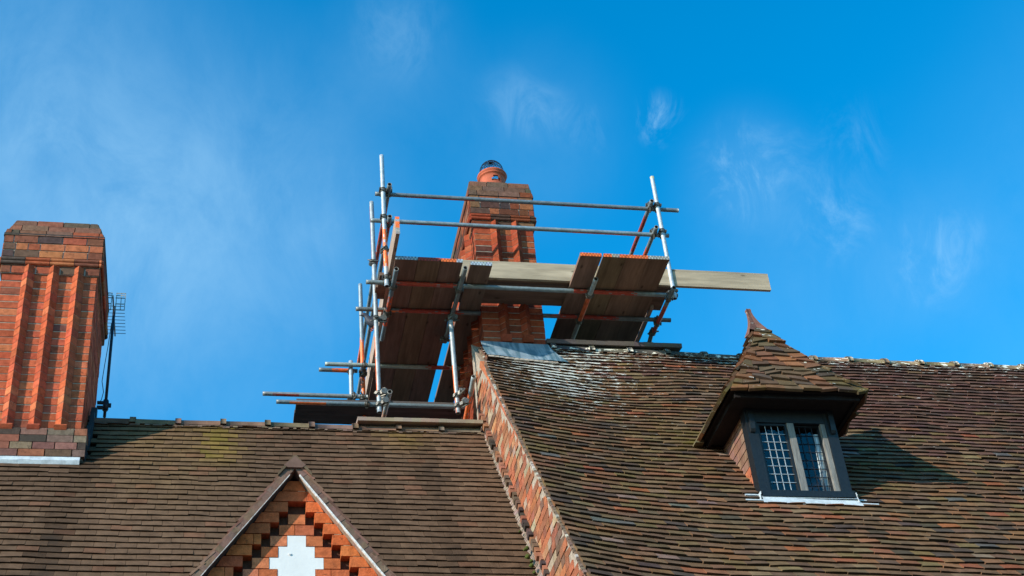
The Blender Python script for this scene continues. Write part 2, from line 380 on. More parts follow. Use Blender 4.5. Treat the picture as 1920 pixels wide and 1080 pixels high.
mb = MB(); tiled_slope(mb, RL, DL, NL, X, lambda l: -5.0, lambda l: WALLX, .05, 5.0, .1, .168, warpL, colL, skipL, jit=.95, thick=.019, lift=.018)
# rear slope
mb.quad(V((-5, 12.29, RL.z - .03)), V((-5, 15.8, RL.z - 4.9)), V((WALLX, 15.8, RL.z - 4.9)), V((WALLX, 12.29, RL.z - .03)), (.1, .07, .05))
roofL = put('roof', mb, M_tile, house)
def ridL(x): return V((x, 12.30, RL.z - .026 - .012 * (x + .1) * .5 + .008 * nz(x * 1.3, 0, 0)))
mb = MB(); ridge_line(mb, ridL, -5.0, WALLX - .03, .42, .102, lambda x: vary((.15, .115, .07) if random.random() < .6 else (.15, .09, .065), .12), (.26, .12, .12))
put('ridge', mb, M_tile, roofL)

# --- right roof plane
sR = R(52); DR = V((0, -math.cos(sR), -math.sin(sR))); NR = V((0, -math.sin(sR), math.cos(sR)))
RRp = V((0, 12.54, 6.198 + (12.54 - 9.271) * math.tan(sR)))
def vergeR(l): return 2.61 - .012 * (l - 1) + .065 * sstep(1.0, .5, l)
def warpR(x, l):
    d = max(0, 1 - (x - 2.6) / 1.25)
    return .10 * d * d * sstep(.1, 1.0, l) - .0066 * l * (x - 3.0) + .014 * nz(x * .8, l * .7, 3) + .006 * nz(x * 2.7, l * 2.2, 8) \
        + .035 * max(0, 1 - (x - 2.6) / 2.2) * sstep(1.2, 0, l) - .03 * math.exp(-((x - 3.9) / .5) ** 2 - ((l - 1.2) / .6) ** 2)
def skipR(u, l):
    p = RRp + DR * l
    if u < 3.46 and p.y > 12.44: return True
    return 4.53 < u < 5.25 and p.y > 10.22 and l > 1.5 and p.y < 11.2
palR = [((.155, .084, .045), 34), ((.125, .074, .042), 30), ((.205, .092, .045), 14), ((.26, .085, .038), 3), ((.150, .092, .042), 12), ((.11, .100, .08), 1.0), ((.078, .053, .037), 10), ((.18, .110, .058), 6), ((.21, .125, .09), 1.5)]
def colR(x, l):
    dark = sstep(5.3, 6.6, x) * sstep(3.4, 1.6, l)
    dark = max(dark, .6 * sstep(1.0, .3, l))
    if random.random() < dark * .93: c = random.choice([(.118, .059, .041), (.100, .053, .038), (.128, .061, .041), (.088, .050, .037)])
    else: c = random.choices([p[0] for p in palR], [p[1] for p in palR])[0]
    if l > 2.6 and 4.4 < x < 5.6 and l < 3.1 and random.random() < .5: c = (.21, .13, .105)
    c = vary(c, .10)
    near = math.exp(-((x - 3.55) / .62) ** 2) * sstep(1.7, .55, l)
    li = .305 + .035 * sstep(2.4, .6, l) + .075 * near + .09 * math.exp(-((x - 3.0 - .28 * l) / .32) ** 2 - ((l - 1.2) / .8) ** 2) + .09 * sstep(.7, .15, l) * sstep(3.4, 4.2, x) + .09 * math.exp(-((x - 3.3) / .8) ** 2) * sstep(3, 1.2, l)
    li -= .06 * sstep(2.8, 4, l)
    moss = .14 + .34 * math.exp(-((x - 4.2) / .35) ** 2 - ((l - 2.55) / .45) ** 2) + .14 * math.exp(-((x - 3.6) / .8) ** 2) * sstep(1, 2, l) + .12 * nz(x * 1.4, l * 1.4, 4)
    stain = .12 + .16 * math.exp(-((x - 3.0) / .35) ** 2) + .10 * nz(x, l, 6) + .22 * sstep(.45, .1, l) * sstep(5.5, 5.0, x)
    return c, (li, moss, stain)
hall = empty('brick_house', (6, 11, 0), label='taller house on the right with patchy lichened tile roof, bell-cast dormer and scaffolded chimney', cat='house')
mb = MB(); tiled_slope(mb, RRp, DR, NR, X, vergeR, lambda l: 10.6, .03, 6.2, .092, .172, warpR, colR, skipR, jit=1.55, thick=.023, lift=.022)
mb.quad(V((2.66, 12.56, RRp.z - .03)), V((2.66, 16.3, RRp.z - 4.8)), V((10.6, 16.3, RRp.z - 4.8)), V((10.6, 12.56, RRp.z - .03)), (.1, .07, .05))
roofR = put('roof', mb, M_tile, hall)
def ridR(x): return V((x, 12.56, RRp.z - .026 + warpR(x, 0) - .006 * (x - 5) + .007 * nz(x * 1.5, 2, 0)))
mb = MB(); ridge_line(mb, ridR, 3.45, 10.6, .42, .106, lambda x: vary((.20, .14, .085) if x > 6 else (.085, .08, .068), .15), (.44, .14, .08))
put('ridge', mb, M_tile, roofR)

# ------------------------------------------------------------------ brickwork
BR_SHAFT = [((.46, .105, .048), 34), ((.40, .090, .042), 30), ((.37, .085, .040), 14), ((.50, .145, .065), 10), ((.28, .078, .045), 4), ((.42, .19, .10), 2), ((.16, .06, .045), .6)]
BR_HEAD = [((.31, .085, .042), 20), ((.20, .072, .042), 20), ((.13, .07, .05), 16), ((.40, .13, .06), 14), ((.30, .15, .08), 7), ((.09, .06, .05), 6)]
BR_CAP = [((.14, .085, .058), 20), ((.17, .09, .06), 20), ((.20, .085, .055), 12), ((.105, .08, .055), 12), ((.24, .09, .055), 5)]
BR_GABLE = [((.56, .135, .045), 30), ((.50, .115, .042), 22), ((.42, .095, .04), 14), ((.56, .15, .052), 7)]
def pick(pal): return vary(random.choices([p[0] for p in pal], [p[1] for p in pal])[0], .12)
MORT = (.38, .31, .24)

def brick_panel(mb, O, U, Vv, N, width, z0, n, ch, bl, pal, proj=.0045, tilt=0, skip=None, half=None, lim=None, plain=False):
    for k in range(n):
        za, zb = z0 + k * ch + .0058, z0 + (k + 1) * ch - .0058
        u = 0 if plain else -(bl * (.5 if k % 2 else random.uniform(.0, .12)))
        while u < width:
            ln = bl if plain or random.random() > .25 else bl / 2
            a, b = max(0, u) + (.0 if u <= 0 else .0055), min(width, u + ln - .0055)
            if u + ln > width - .04: b = width
            L0, L1 = (0, width) if lim is None else lim(zb)
            a = max(a, L0); b = min(b, L1)
            if b - a > .018 and not (skip and skip(a, b, k)):
                p = proj + random.uniform(-.0015, .002)
                j = [random.uniform(-.0018, .0018) for _ in range(4)]
                mb.obox(O, U, Vv, N, a + j[0], b + j[1], za + j[2], zb + j[3], -.03, p - tilt * 0, pick(pal), n0b=-.03 - tilt, n1b=p - tilt)
            if b >= width: break
            u += ln

def frames(x0, x1, y0, y1):
    return [(V((x0, y0, 0)), X, -Y, x1 - x0), (V((x1, y0, 0)), Y, X, y1 - y0), (V((x1, y1, 0)), -X, Y, x1 - x0), (V((x0, y1, 0)), -Y, -X, y1 - y0)]

def chimney(parent, x0, x1, y0, y1, zbot, zfoot, zhead, ribs_f, ribs_r, ribs_l, cap_over, bottoms=None, cap_in=.030, name_label=None, tone=1.0, caph=.085):
    BR_SHAFT = [((c[0] * tone, c[1] * tone ** 1.2, c[2] * tone ** 1.2), q) for c, q in globals()['BR_SHAFT']]
    BR_HEAD = [((c[0] * tone, c[1] * tone, c[2] * tone), q) for c, q in globals()['BR_HEAD']]
    CH = .0815
    mb = MB(); mm = MB()
    n = int(round((zhead - zfoot) / CH)); ch = (zhead - zfoot) / n
    nb = int(math.ceil((zfoot - zbot) / ch))
    for O, U, N, wd in frames(x0, x1, y0, y1):
        brick_panel(mb, O, U, Z, N, wd, zfoot - nb * ch, n + nb, ch, .2330, BR_SHAFT, plain=N.x < .5)
    e = 0
    mm.box(x0 + e, x1 - e, y0 + e, y1 - e, zbot, zhead + .5, MORT)
    shaft = put('chimney', mb, M_brick, parent, label=name_label)
    put('mortar_joints', mm, M_mortar, shaft)
    # pointed pilaster strips on moulded feet
    for (O, U, N, wd), ribs in zip(frames(x0, x1, y0, y1), (ribs_f, ribs_r, [], ribs_l)):
        for u in ribs:
            rb = MB(); hw, pj = .056, .066
            for k in range(n + (1 if True else 0)):
                za, zb = zfoot + k * ch + .003, zfoot + (k + 1) * ch - .003
                j = random.uniform(-.002, .002); c = pick(BR_SHAFT[:4])
                A = [O + U * (u - hw) + N * .008, O + U * (u + j) + N * (pj + .008), O + U * (u + hw) + N * .008]
                rb.poly_prism([p + Z * za for p in A][::-1], Z * (zb - za), c)
            A = [O + U * (u - hw + .004) + N * .007, O + U * u + N * (pj + .003), O + U * (u + hw - .004) + N * .007]
            rb.poly_prism([p + Z * zfoot for p in A][::-1], Z * (n * ch + ch - .01), MORT)
            put('pilaster', rb, M_brick, shaft)
            ft = MB()
            c = pick(BR_SHAFT[:3])
            for (za, zb, p0, p1) in ((-.075, -.042, .05, .076), (-.042, -.012, .070, .088), (-.012, .004, .084, .076)):
                ft.obox(O, U, Z, N, u - .054, u + .054, zfoot + za, zfoot + zb, .0, p0, c, n0b=.0, n1b=p1)
            put('corbel', ft, M_brick, shaft)
    # head: oversailing course, rolled string course, three plain courses, weathered cap
    hd = MB(); z = zhead
    ov = .020
    for O, U, N, wd in frames(x0 - ov, x1 + ov, y0 - ov, y1 + ov):
        rr = ribs_f if N == -Y else (ribs_r if N == X else (ribs_l if N == -X else []))
        brick_panel(hd, O, U, Z, N, wd, z, 1, ch + .01, .228, BR_HEAD, skip=lambda a, b, k: False)
    z += ch + .012
    ov2 = .035
    for O, U, N, wd in frames(x0 - ov2, x1 + ov2, y0 - ov2, y1 + ov2):
        u = 0
        while u < wd:
            b = min(wd, u + .228); c = pick(BR_SHAFT if random.random() < .6 else BR_HEAD)
            for q in range(2):
                zc = z + .022 + q * .044; prev = None
                for s in range(7):
                    an = -math.pi / 2 + math.pi * s / 6; pr = (math.cos(an) * .018, zc + math.sin(an) * .021)
                    if prev: hd.obox(O, U, Z, N, u + .003, b - .003, prev[1], pr[1], -.03, prev[0], c, n0b=-.03, n1b=pr[0])
                    prev = pr
            u += .228
    z += .092
    ov3 = .028
    for O, U, N, wd in frames(x0 - ov3, x1 + ov3, y0 - ov3, y1 + ov3):
        brick_panel(hd, O, U, Z, N, wd, z, 3, ch + .006, .228, BR_HEAD, proj=.008)
    zc = z + 3 * (ch + .006)
    put('head', hd, M_brick, shaft)
    hm = MB(); hm.box(x0 - ov + .002, x1 + ov - .002, y0 - ov + .002, y1 + ov - .002, zhead, zhead + ch, MORT)
    hm.box(x0 - ov3 + .001, x1 + ov3 - .001, y0 - ov3 + .001, y1 + ov3 - .001, zhead + ch + .01, zc + .005, MORT)
    put('mortar_joints', hm, M_mortar, shaft)
    cp = MB(); z = zc; o = cap_over
    cp.box(x0 - o + .004, x1 + o - .004, y0 - o + .004, y1 + o - .004, z - .002, z + .03, (.06, .05, .045))
    for k in range(3):
        for O, U, N, wd in frames(x0 - o, x1 + o, y0 - o, y1 + o):
            u = -random.uniform(0, .15)
            while u < wd:
                a, b = max(0, u) + .004, min(wd, u + .25) - .004
                if b - a > .03:
                    h = caph - .002 + random.uniform(-.004, .004)
                    # mitred ends: shift the upper edge in at the corners
                    sh = cap_in
                    P = lambda uu, zz, nn: O + U * uu + Z * zz + N * nn
                    a1 = a + (sh if u <= 0 else 0); b1 = b - (sh if u + .25 >= wd else 0)
                    cp.hexa([P(a, z + .002, -.06), P(a, z + .002, .0), P(b, z + .002, .0), P(b, z + .002, -.06),
                             P(a1, z + h, -.07), P(a1, z + h, -sh + .006), P(b1, z + h, -sh + .006), P(b1, z + h, -.07)], pick(BR_CAP if k else BR_CAP + BR_HEAD[:2]))
                u += .25
        o -= cap_in; z += caph
        cp.box(x0 - o + .012, x1 + o - .012, y0 - o + .012, y1 + o - .012, z - caph - .004, z - .004, MORT)
    # flaunching
    cp.hexa([(x0 - o, y0 - o, z - .006), (x1 + o, y0 - o, z - .006), (x1 + o, y1 + o, z - .006), (x0 - o, y1 + o, z - .006),
             (x0 + .1, y0 + .1, z + .03), (x1 - .1, y0 + .1, z + .03), (x1 - .1, y1 - .1, z + .03), (x0 + .1, y1 - .1, z + .03)], (.16, .15, .09))
    put('cap', cp, M_brick, shaft)
    return shaft, z + .03

# left chimney
chL, ztopL = chimney(house, CHL['x0'], CHL['x1'], CHL['y0'], 12.86, 8.5, 8.775, 10.49, [.235, .467, .698], [], [.3, .6, .9], .042, cap_in=.03,
                     name_label='broad chimney with three pointed ribs on its front')
pl = MB()
for k in range(4):
    u = -2.15
    while u < -1.13:
        b = min(-1.12, u + (.228 if k != 1 else .19)); yo = 11.652 - .006 * (3 - k)
        if b - u > .03: pl.box(u + .004, b - .004, yo, 12.9, 8.44 + k * .076 + .004, 8.44 + (k + 1) * .076 - .004, vary(random.choice([(.20, .10, .075), (.26, .10, .06), (.18, .13, .09), (.07, .05, .04), (.15, .085, .06)]), .2))
        u = b + .001
pl.box(-2.15, -1.14, 11.675, 12.9, 8.3, 8.742, (.16, .13, .11))
put('plinth', pl, M_brick, chL)
fl = MB()
for i in range(20):
    a, b = lerp(-2.2, -1.16, i / 20), lerp(-2.2, -1.16, (i + 1) / 20); j = random.uniform(-.003, .003)
    fl.hexa([(a, 11.63, 8.36), (b, 11.63, 8.36), (b, 11.64, 8.37), (a, 11.64, 8.37), (a, 11.618, 8.395 + j), (b, 11.618, 8.395 + j), (b, 11.640, 8.442), (a, 11.640, 8.442)])
put('flashing', fl, M_wlead, chL)
# bitumen patch on the side where the roof meets the stack
bt = MB()
for i in range(9):
    ya = 11.70 + i * .065; zr = 6.795 + (ya - 10.514) * math.tan(sL)
    bt.box(-1.162, -1.115 + random.uniform(-.012, .008), ya, ya + .0645, zr - .12, zr + .15 + random.uniform(-.03, .06))
put('bitumen_patch', bt, M_black, chL)

# middle chimney (stands where the party wall reaches the ridges)
MX0, MX1, MY0, MY1 = 2.745, 3.415, 12.50, 14.15
chM, ztopM = chimney(hall, MX0, MX1, MY0, MY1, 9.0, 10.50, 12.0, [.235, .47], [.3, .6, .9, 1.2], [.28, .56, .84, 1.12, 1.4], .045, cap_in=.012, tone=.68, caph=.077,
                     name_label='slim weathered chimney with two ribs on its front, inside the scaffold')
# pot and wire guard
pcx, pcy = 3.095, 12.86; zr = 13.105; pr = .158
pot = MB()
def hole(q, i): return 1 <= q <= 3 and ((i in (35, 36, 37) and q != 9) or i in (11, 12, 13))
prof = [(pr + .012, ztopM - .03), (pr + .004, zr - .215), (pr, zr - .19), (pr - .002, zr - .165), (pr - .004, zr - .14), (pr - .008, zr - .10), (pr - .006, zr - .058), (pr + .006, zr - .055), (pr + .010, zr - .045),
        (pr + .004, zr - .037), (pr + .014, zr - .028), (pr + .022, zr - .014), (pr + .016, zr), (pr - .01, zr + .003), (pr - .028, zr - .01), (pr - .03, zr - .10), (pr - .03, zr - .14), (pr - .03, zr - .215)]
pot.lathe(pcx, pcy, prof, 48, skip=lambda q, i: (i in (35, 36, 37) and q in (2, 3, 4)) or (i == 34 or i == 38) and q in (2, 3) or ((i in (35, 36, 37, 34, 38)) and q == 15))
put('chimney_pot', pot, M_terra, chM)
wg = MB(); wr = .143; NS = 16; gz = zr + .065
for k in range(8):
    a = math.pi * k / 8; pts = []
    for s in range(NS + 1):
        t = -.45 + (math.pi + .9) * s / NS; pts.append(V((pcx + math.cos(a) * math.cos(t) * wr, pcy + math.sin(a) * math.cos(t) * wr, gz + math.sin(t) * wr * 1.08)))
    for p, q in zip(pts, pts[1:]): wg.cyl(p, q, .0028, 5, caps=False)
for rr in (.9999, .94, .85, .74, .6, .45, .28, .13):
    h = math.sqrt(1 - rr * rr); pts = [V((pcx + math.cos(t * math.pi / 12) * wr * rr, pcy + math.sin(t * math.pi / 12) * wr * rr, gz + h * wr * 1.08)) for t in range(25)]
    for p, q in zip(pts, pts[1:]): wg.cyl(p, q, .0020, 4, caps=False)
for s in range(10):    # the finer diagonal mesh
    a0 = s * math.pi / 5
    for sg in (1, -1):
        pts = [V((pcx + math.cos(a0 + sg * t * .22) * math.cos(t * .157) * wr, pcy + math.sin(a0 + sg * t * .22) * math.cos(t * .157) * wr, gz + math.sin(t * .157) * wr * 1.08)) for t in range(10)]
        for p, q in zip(pts, pts[1:]): wg.cyl(p, q, .0016, 4, caps=False)
put('wire_guard', wg, M_wire, chM)
# lead apron in front of the middle chimney
ap = MB(); nu, nl = 16, 8
def apP(i, j, off=.0):
    t = i / nu; s = j / nl; l = lerp(.055, .52, s)
    xx = lerp(2.69, 3.42, t) + .13 * t ** 3 * s ** 1.5
    h = warpR(xx, l) + .038 + .012 * math.sin(t * 9) * s * .5 + .03 * (1 - s) ** 2
    return RRp + X * xx + DR * l + NR * (h + off)
for i in range(nu):
    for j in range(nl):
        ap.quad(apP(i, j), apP(i, j + 1), apP(i + 1, j + 1), apP(i + 1, j), sm=True)
        ap.quad(apP(i, j, -.004), apP(i + 1, j, -.004), apP(i + 1, j + 1, -.004), apP(i, j + 1, -.004), sm=True)
put('apron', ap, M_lead, chM)
mf = MB()
for i in range(14):
    t = 2.70 + i * .052; l = .545; p = RRp + X * t + DR * l + NR * (warpR(t, l) + .012)
    mf.obox(p, X, DR, NR, 0, .055, -.03, .012 + random.uniform(0, .02), 0, .018, (.30, .24, .16))
put('mortar_fillet', mf, M_mortar, chM)

# ------------------------------------------------------------------ party wall rising between the two roofs
pw = MB(); pj = MB(); wt = .22
def zl(y): return RL.z + (y - RL.y) * math.tan(sL)
def zr_(y):
    l = (12.54 - y) / math.cos(sR); return RRp.z - l * math.sin(sR) + warpR(2.62, l) * math.cos(sR) * 1.3
CHW = .0815
WY0, WY1 = 8.9, 12.55
z = 4.0; k = 0
while z < 10.6:
    y = WY0 - (.114 if k % 2 else 0)
    while y < WY1:
        ln = .228 if random.random() > .6 else .114
        a, b = max(y, WY0) + .004, min(y + ln, WY1) - .004
        za, zb = z + .004, z + CHW - .004
        if b - a > .03:
            top = zr_(a) - .120; low = zl(b) - .1
            if zb > low and za < top:
                # cut the brick to the rake of the roof above
                if zr_(b) - .120 < zb or top < zb:
                    t0, t1 = min(zb, zr_(a) - .120), min(zb, zr_(b) - .120)
                else: t0 = t1 = zb
                if t0 > za and t1 > za:
                    c = pick([((.38, .13, .065), 20), ((.28, .11, .065), 16), ((.40, .19, .10), 7), ((.17, .095, .065), 12), ((.36, .26, .18), 5)])
                    px = WALLX - random.uniform(.0, .008)
                    pw.hexa([(px, a, za), (WALLX + .1, a, za), (WALLX + .1, b, za), (px, b, za), (px, a, t0), (WALLX + .1, a, t0), (WALLX + .1, b, t1), (px, b, t1)], c)
        y += ln
    z += CHW; k += 1
# core
n = 30
for i in range(n):
    ya, yb = lerp(WY0, WY1 + .1, i / n), lerp(WY0, WY1 + .1, (i + 1) / n)
    pj.hexa([(WALLX + .003, ya, 0), (WALLX + wt, ya, 0), (WALLX + wt, yb, 0), (WALLX + .003, yb, 0),
             (WALLX + .003, ya, zr_(ya) - .04), (WALLX + wt, ya, zr_(ya) - .12), (WALLX + wt, yb, zr_(yb) - .12), (WALLX + .003, yb, zr_(yb) - .04)])
pw.hexa([(WALLX + .08, 8.95, zl(8.95) - .1), (WALLX + .101, 8.95, zl(8.95) - .1), (WALLX + .101, 12.5, zl(12.5) - .1), (WALLX + .08, 12.5, zl(12.5) - .1),
         (WALLX + .08, 8.95, zr_(8.95) - .15), (WALLX + .101, 8.95, zr_(8.95) - .15), (WALLX + .101, 12.5, zr_(12.5) - .15), (WALLX + .08, 12.5, zr_(12.5) - .15)], (.2, .1, .07))
pwo = put('gable_wall', pw, M_brick, hall); put('mortar_joints', pj, M_mortar, pwo)
# stepped dentils above the lower roof, mortar fillet, undercloak at the upper verge
dn = MB(); y = 8.95; k = 0
while y < 12.3:
    zz = zl(y) + .125 + random.uniform(-.008, .008)
    c = vary(random.choice([(.10, .065, .05), (.26, .11, .065), (.06, .045, .038), (.30, .13, .075), (.14, .085, .06)]), .2); px = WALLX - .042 + random.uniform(-.012, .012)
    dn.obox(V((px, y, zz)), X, -DL, NL, 0, .13, .002, .064 + random.uniform(-.006, .006), -.028, .026 + random.uniform(-.008, .008), c)
    y += .0445; k += 1
put('dentil_course', dn, M_brick, pwo)
ff = MB(); n = 260
for i in range(n):
    la, lb = lerp(.0, 5, i / n), lerp(.0, 5, (i + 1) / n); wj = .048 + .02 * nz(la * 9, 3) + random.uniform(-.003, .003); hj = .055 + .02 * nz(la * 7, 8)
    p = RL + DL * la + X * WALLX; dl = lb - la + .003
    ff.hexa([p - X * wj + NL * warpL(WALLX, la) + NL * .01, p + X * .06, p + DL * dl + X * .06, p - X * wj + DL * dl + NL * .01 + NL * warpL(WALLX, lb),
             p - X * (wj - .012) + NL * (.03 + warpL(WALLX, la)), p - X * .002 + NL * hj, p + DL * dl - X * .002 + NL * hj, p - X * (wj - .012) + DL * dl + NL * (.03 + warpL(WALLX, lb))][::1],
            vary((.25, .185, .145), .2))
put('fillet', ff, M_brick, pwo)
rk = MB(); l = .5
while l < 5.6:      # raking course of bricks under the verge
    e = min(l + .224, 5.6); vx = WALLX - .012 + random.uniform(-.004, .004)
    pa = RRp + DR * l + NR * (warpR(2.62, l) - .047) + X * vx; pb = RRp + DR * e + NR * (warpR(2.62, e) - .047) + X * vx
    dd = (pb - pa); ln_ = dd.length; dd.normalize(); nn2 = X.cross(dd); nn2 = nn2 if nn2.z > 0 else -nn2
    rk.obox(pa, X, dd, nn2, 0, .1, .004, ln_ - .004, -.068, 0, pick([((.50, .17, .075), 10), ((.42, .14, .07), 8), ((.36, .16, .10), 5), ((.22, .11, .08), 4)]))
    l = e
put('raking_course', rk, M_brick, pwo)
vm = MB(); n = 110
for i in range(n):
    la, lb = lerp(.08, 5.6, i / n), lerp(.08, 5.6, (i + 1) / n); vx = vergeR(la); j = random.uniform(-.006, .010)
    p = RRp + DR * la + NR * (warpR(vx, la) - .016) + X * vx; dl = lb - la - .004
    c = vary(random.choice([(.26, .19, .14), (.20, .12, .09), (.36, .29, .22), (.30, .15, .10)]), .2)
    vm.obox(p, X, DR, NR, -.004 - j, .12, 0, dl, -.022 + random.uniform(-.006, .006), -.003, c)
    vm.obox(p, X, DR, NR, -.016 - random.uniform(0, .008), .006, 0, dl * .9, .0, .012 + random.uniform(0, .005), vary((.19, .13, .09) if random.random() < .75 else (.42, .37, .30), .25))
put('verge', vm, M_tile, pwo)
mo = MB()
for i in range(9):
    mo = MB(); l = random.uniform(2.3, 3.6); p = RL + DL * l + X * (WALLX - .07 - random.uniform(0, .03)) + NL * .02; r = random.uniform(.012, .028)
    mo.cyl(p, p + NL * r, r, 7, r1=r * .45)
    put('moss_tuft', mo, M_moss, roofL)
# eaves walls down to the ground
wl = MB(); wl.box(-5, WALLX + .05, 9.10, 15.3, 0, 4.75); wl.box(-5, -4.9, 9.1, 15.3, 4.5, 4.75); put('wall', wl, M_render, house)
wr_ = MB(); wr_.box(WALLX + wt + .002, 10.5, 9.2, 15.6, 0, 5.6); put('wall', wr_, M_render, hall)
for sx in (-3.6, -2.0, 1.6):
    wn = MB(); wn.box(sx, sx + 1.0, 9.06, 9.095, 2.6, 3.9); f_ = put('window', wn, M_glass, house)
    fr = MB(); fr.box(sx - .06, sx, 9.04, 9.098, 2.54, 3.96); fr.box(sx + 1, sx + 1.06, 9.04, 9.098, 2.54, 3.96); fr.box(sx, sx + 1, 9.04, 9.098, 3.9, 3.96); fr.box(sx, sx + 1, 9.02, 9.098, 2.54, 2.6); put('frame', fr, M_white, f_)
# gable end of the far left, simple closing triangle
gt = MB(); gt.poly_prism([(-4.98, 9.1, 4.7), (-4.98, 15.2, 4.7), (-4.98, 12.27, RL.z - .08)], V((.1, 0, 0)), MORT); put('end_wall', gt, M_render, house)
gt = MB(); gt.poly_prism([(10.4, 9.2, 5.55), (10.4, 15.6, 5.55), (10.4, 12.54, RRp.z - .1)], V((.1, 0, 0)), MORT); put('end_wall', gt, M_render, hall)

# ------------------------------------------------------------------ small gable on the left roof
GY = 9.0; GX = .545; GA = 6.765; gs = math.tan(R(53.4)); gc, gsn = math.cos(R(53.4)), math.sin(R(53.4))
PO = .020; UU = .0588; CH = .082; ROW0 = 6.553           # top of the uppermost pair of sinkings
gb = MB(); gm = MB()
zbase = ROW0 - 30 * CH
def glim(zz):
    h = (GA + .01 - zz) / gs; return (2 - h, 2 + h)
def in_white(row, a, b):
    return 0
holes = {0: [(-1, 0), (0, 1)]}
for j in range(1, 9): holes[j] = [(j, j + 1), (-j - 1, -j)]
white = {3: 1.06, 4: 2.05, 5: 3.05, 6: 2.1, 7: 1.1}
for k in range(0, 34):
    ztop = ROW0 + 3 * CH - k * CH; zb = ztop - CH; row = k - 3
    h = (GA - (zb + .02)) / gs
    if h < .03: continue
    cuts = []
    if row in white: cuts.append((-white[row] * UU + PO, white[row] * UU + PO))
    for a, b in holes.get(row, []): cuts.append((a * UU + PO, b * UU + PO))
    cuts.sort(); spans = []; x = -h
    for a, b in cuts:
        if a > x: spans.append((x, a))
        x = max(x, b)
    if x < h: spans.append((x, h))
    for a, b in spans:
        inner = False
        hr = row if 0 <= row <= 8 else 0
        if 0 <= row <= 8 and abs((a + b) / 2 - PO) < (row + .5) * UU: inner = True
        u = a; first = True
        while u < b - 1e-4:
            ln = random.choice([.2, .23, .12]) if not inner else .105
            e = min(b, u + ln)
            if b - e < .05: e = b
            pr_ = (.032 if not inner else .006) + random.uniform(-.002, .002)
            c = pick(BR_GABLE) if not inner else vary(random.choice([(.50, .13, .05), (.54, .17, .075), (.42, .11, .045), (.50, .14, .055)]), .12)
            za, zt = zb + .0035, ztop - .0035
            # trim the outer corner to the rake
            ha, hb = (GA - zt) / gs, (GA - za) / gs
            tl = max(u, -ha) if u < 0 else u; tr = min(e, ha) if e > 0 else e
            if tl < tr + .001 or True:
                x0b, x1b = GX + u + .002, GX + e - .002; x0t, x1t = GX + min(tl, e - .004), GX + max(tr, u + .004)
                x0t = max(x0t, x0b); x1t = min(x1t, x1b)
                gb.hexa([(x0b, GY - pr_, za), (x1b, GY - pr_, za), (x1b, GY + .05, za), (x0b, GY + .05, za), (x0t, GY - pr_, zt), (x1t, GY - pr_, zt), (x1t, GY + .05, zt), (x0t, GY + .05, zt)], c)
            u = e
gable = put('gable', gb, M_brick, house)
# back wall behind the sinkings
n0 = GA - 2.8
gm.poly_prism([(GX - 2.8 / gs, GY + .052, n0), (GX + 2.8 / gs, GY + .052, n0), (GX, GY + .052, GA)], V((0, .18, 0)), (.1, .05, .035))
for k in range(0, 34):
    ztop = ROW0 + 3 * CH - k * CH; h = (GA - ztop) / gs
    if h > .02: gm.box(GX - h, GX + h, GY + .004, GY + .053, ztop - .004, ztop + .004, MORT) if (k - 3 < 0 or k - 3 > 9) else None
put('backing', gm, M_brick, gable)
wp = MB()
for r_, hw in white.items():
    zt = ROW0 - r_ * CH; wp.box(GX + PO - hw * UU, GX + PO + hw * UU, GY - .004, GY + .05, zt - CH, zt)
wp.cyl((GX - .025, GY - .003, 6.17), (GX - .025, GY - .012, 6.17), .008, 8)
put('plaster_cross', wp, M_white, gable)
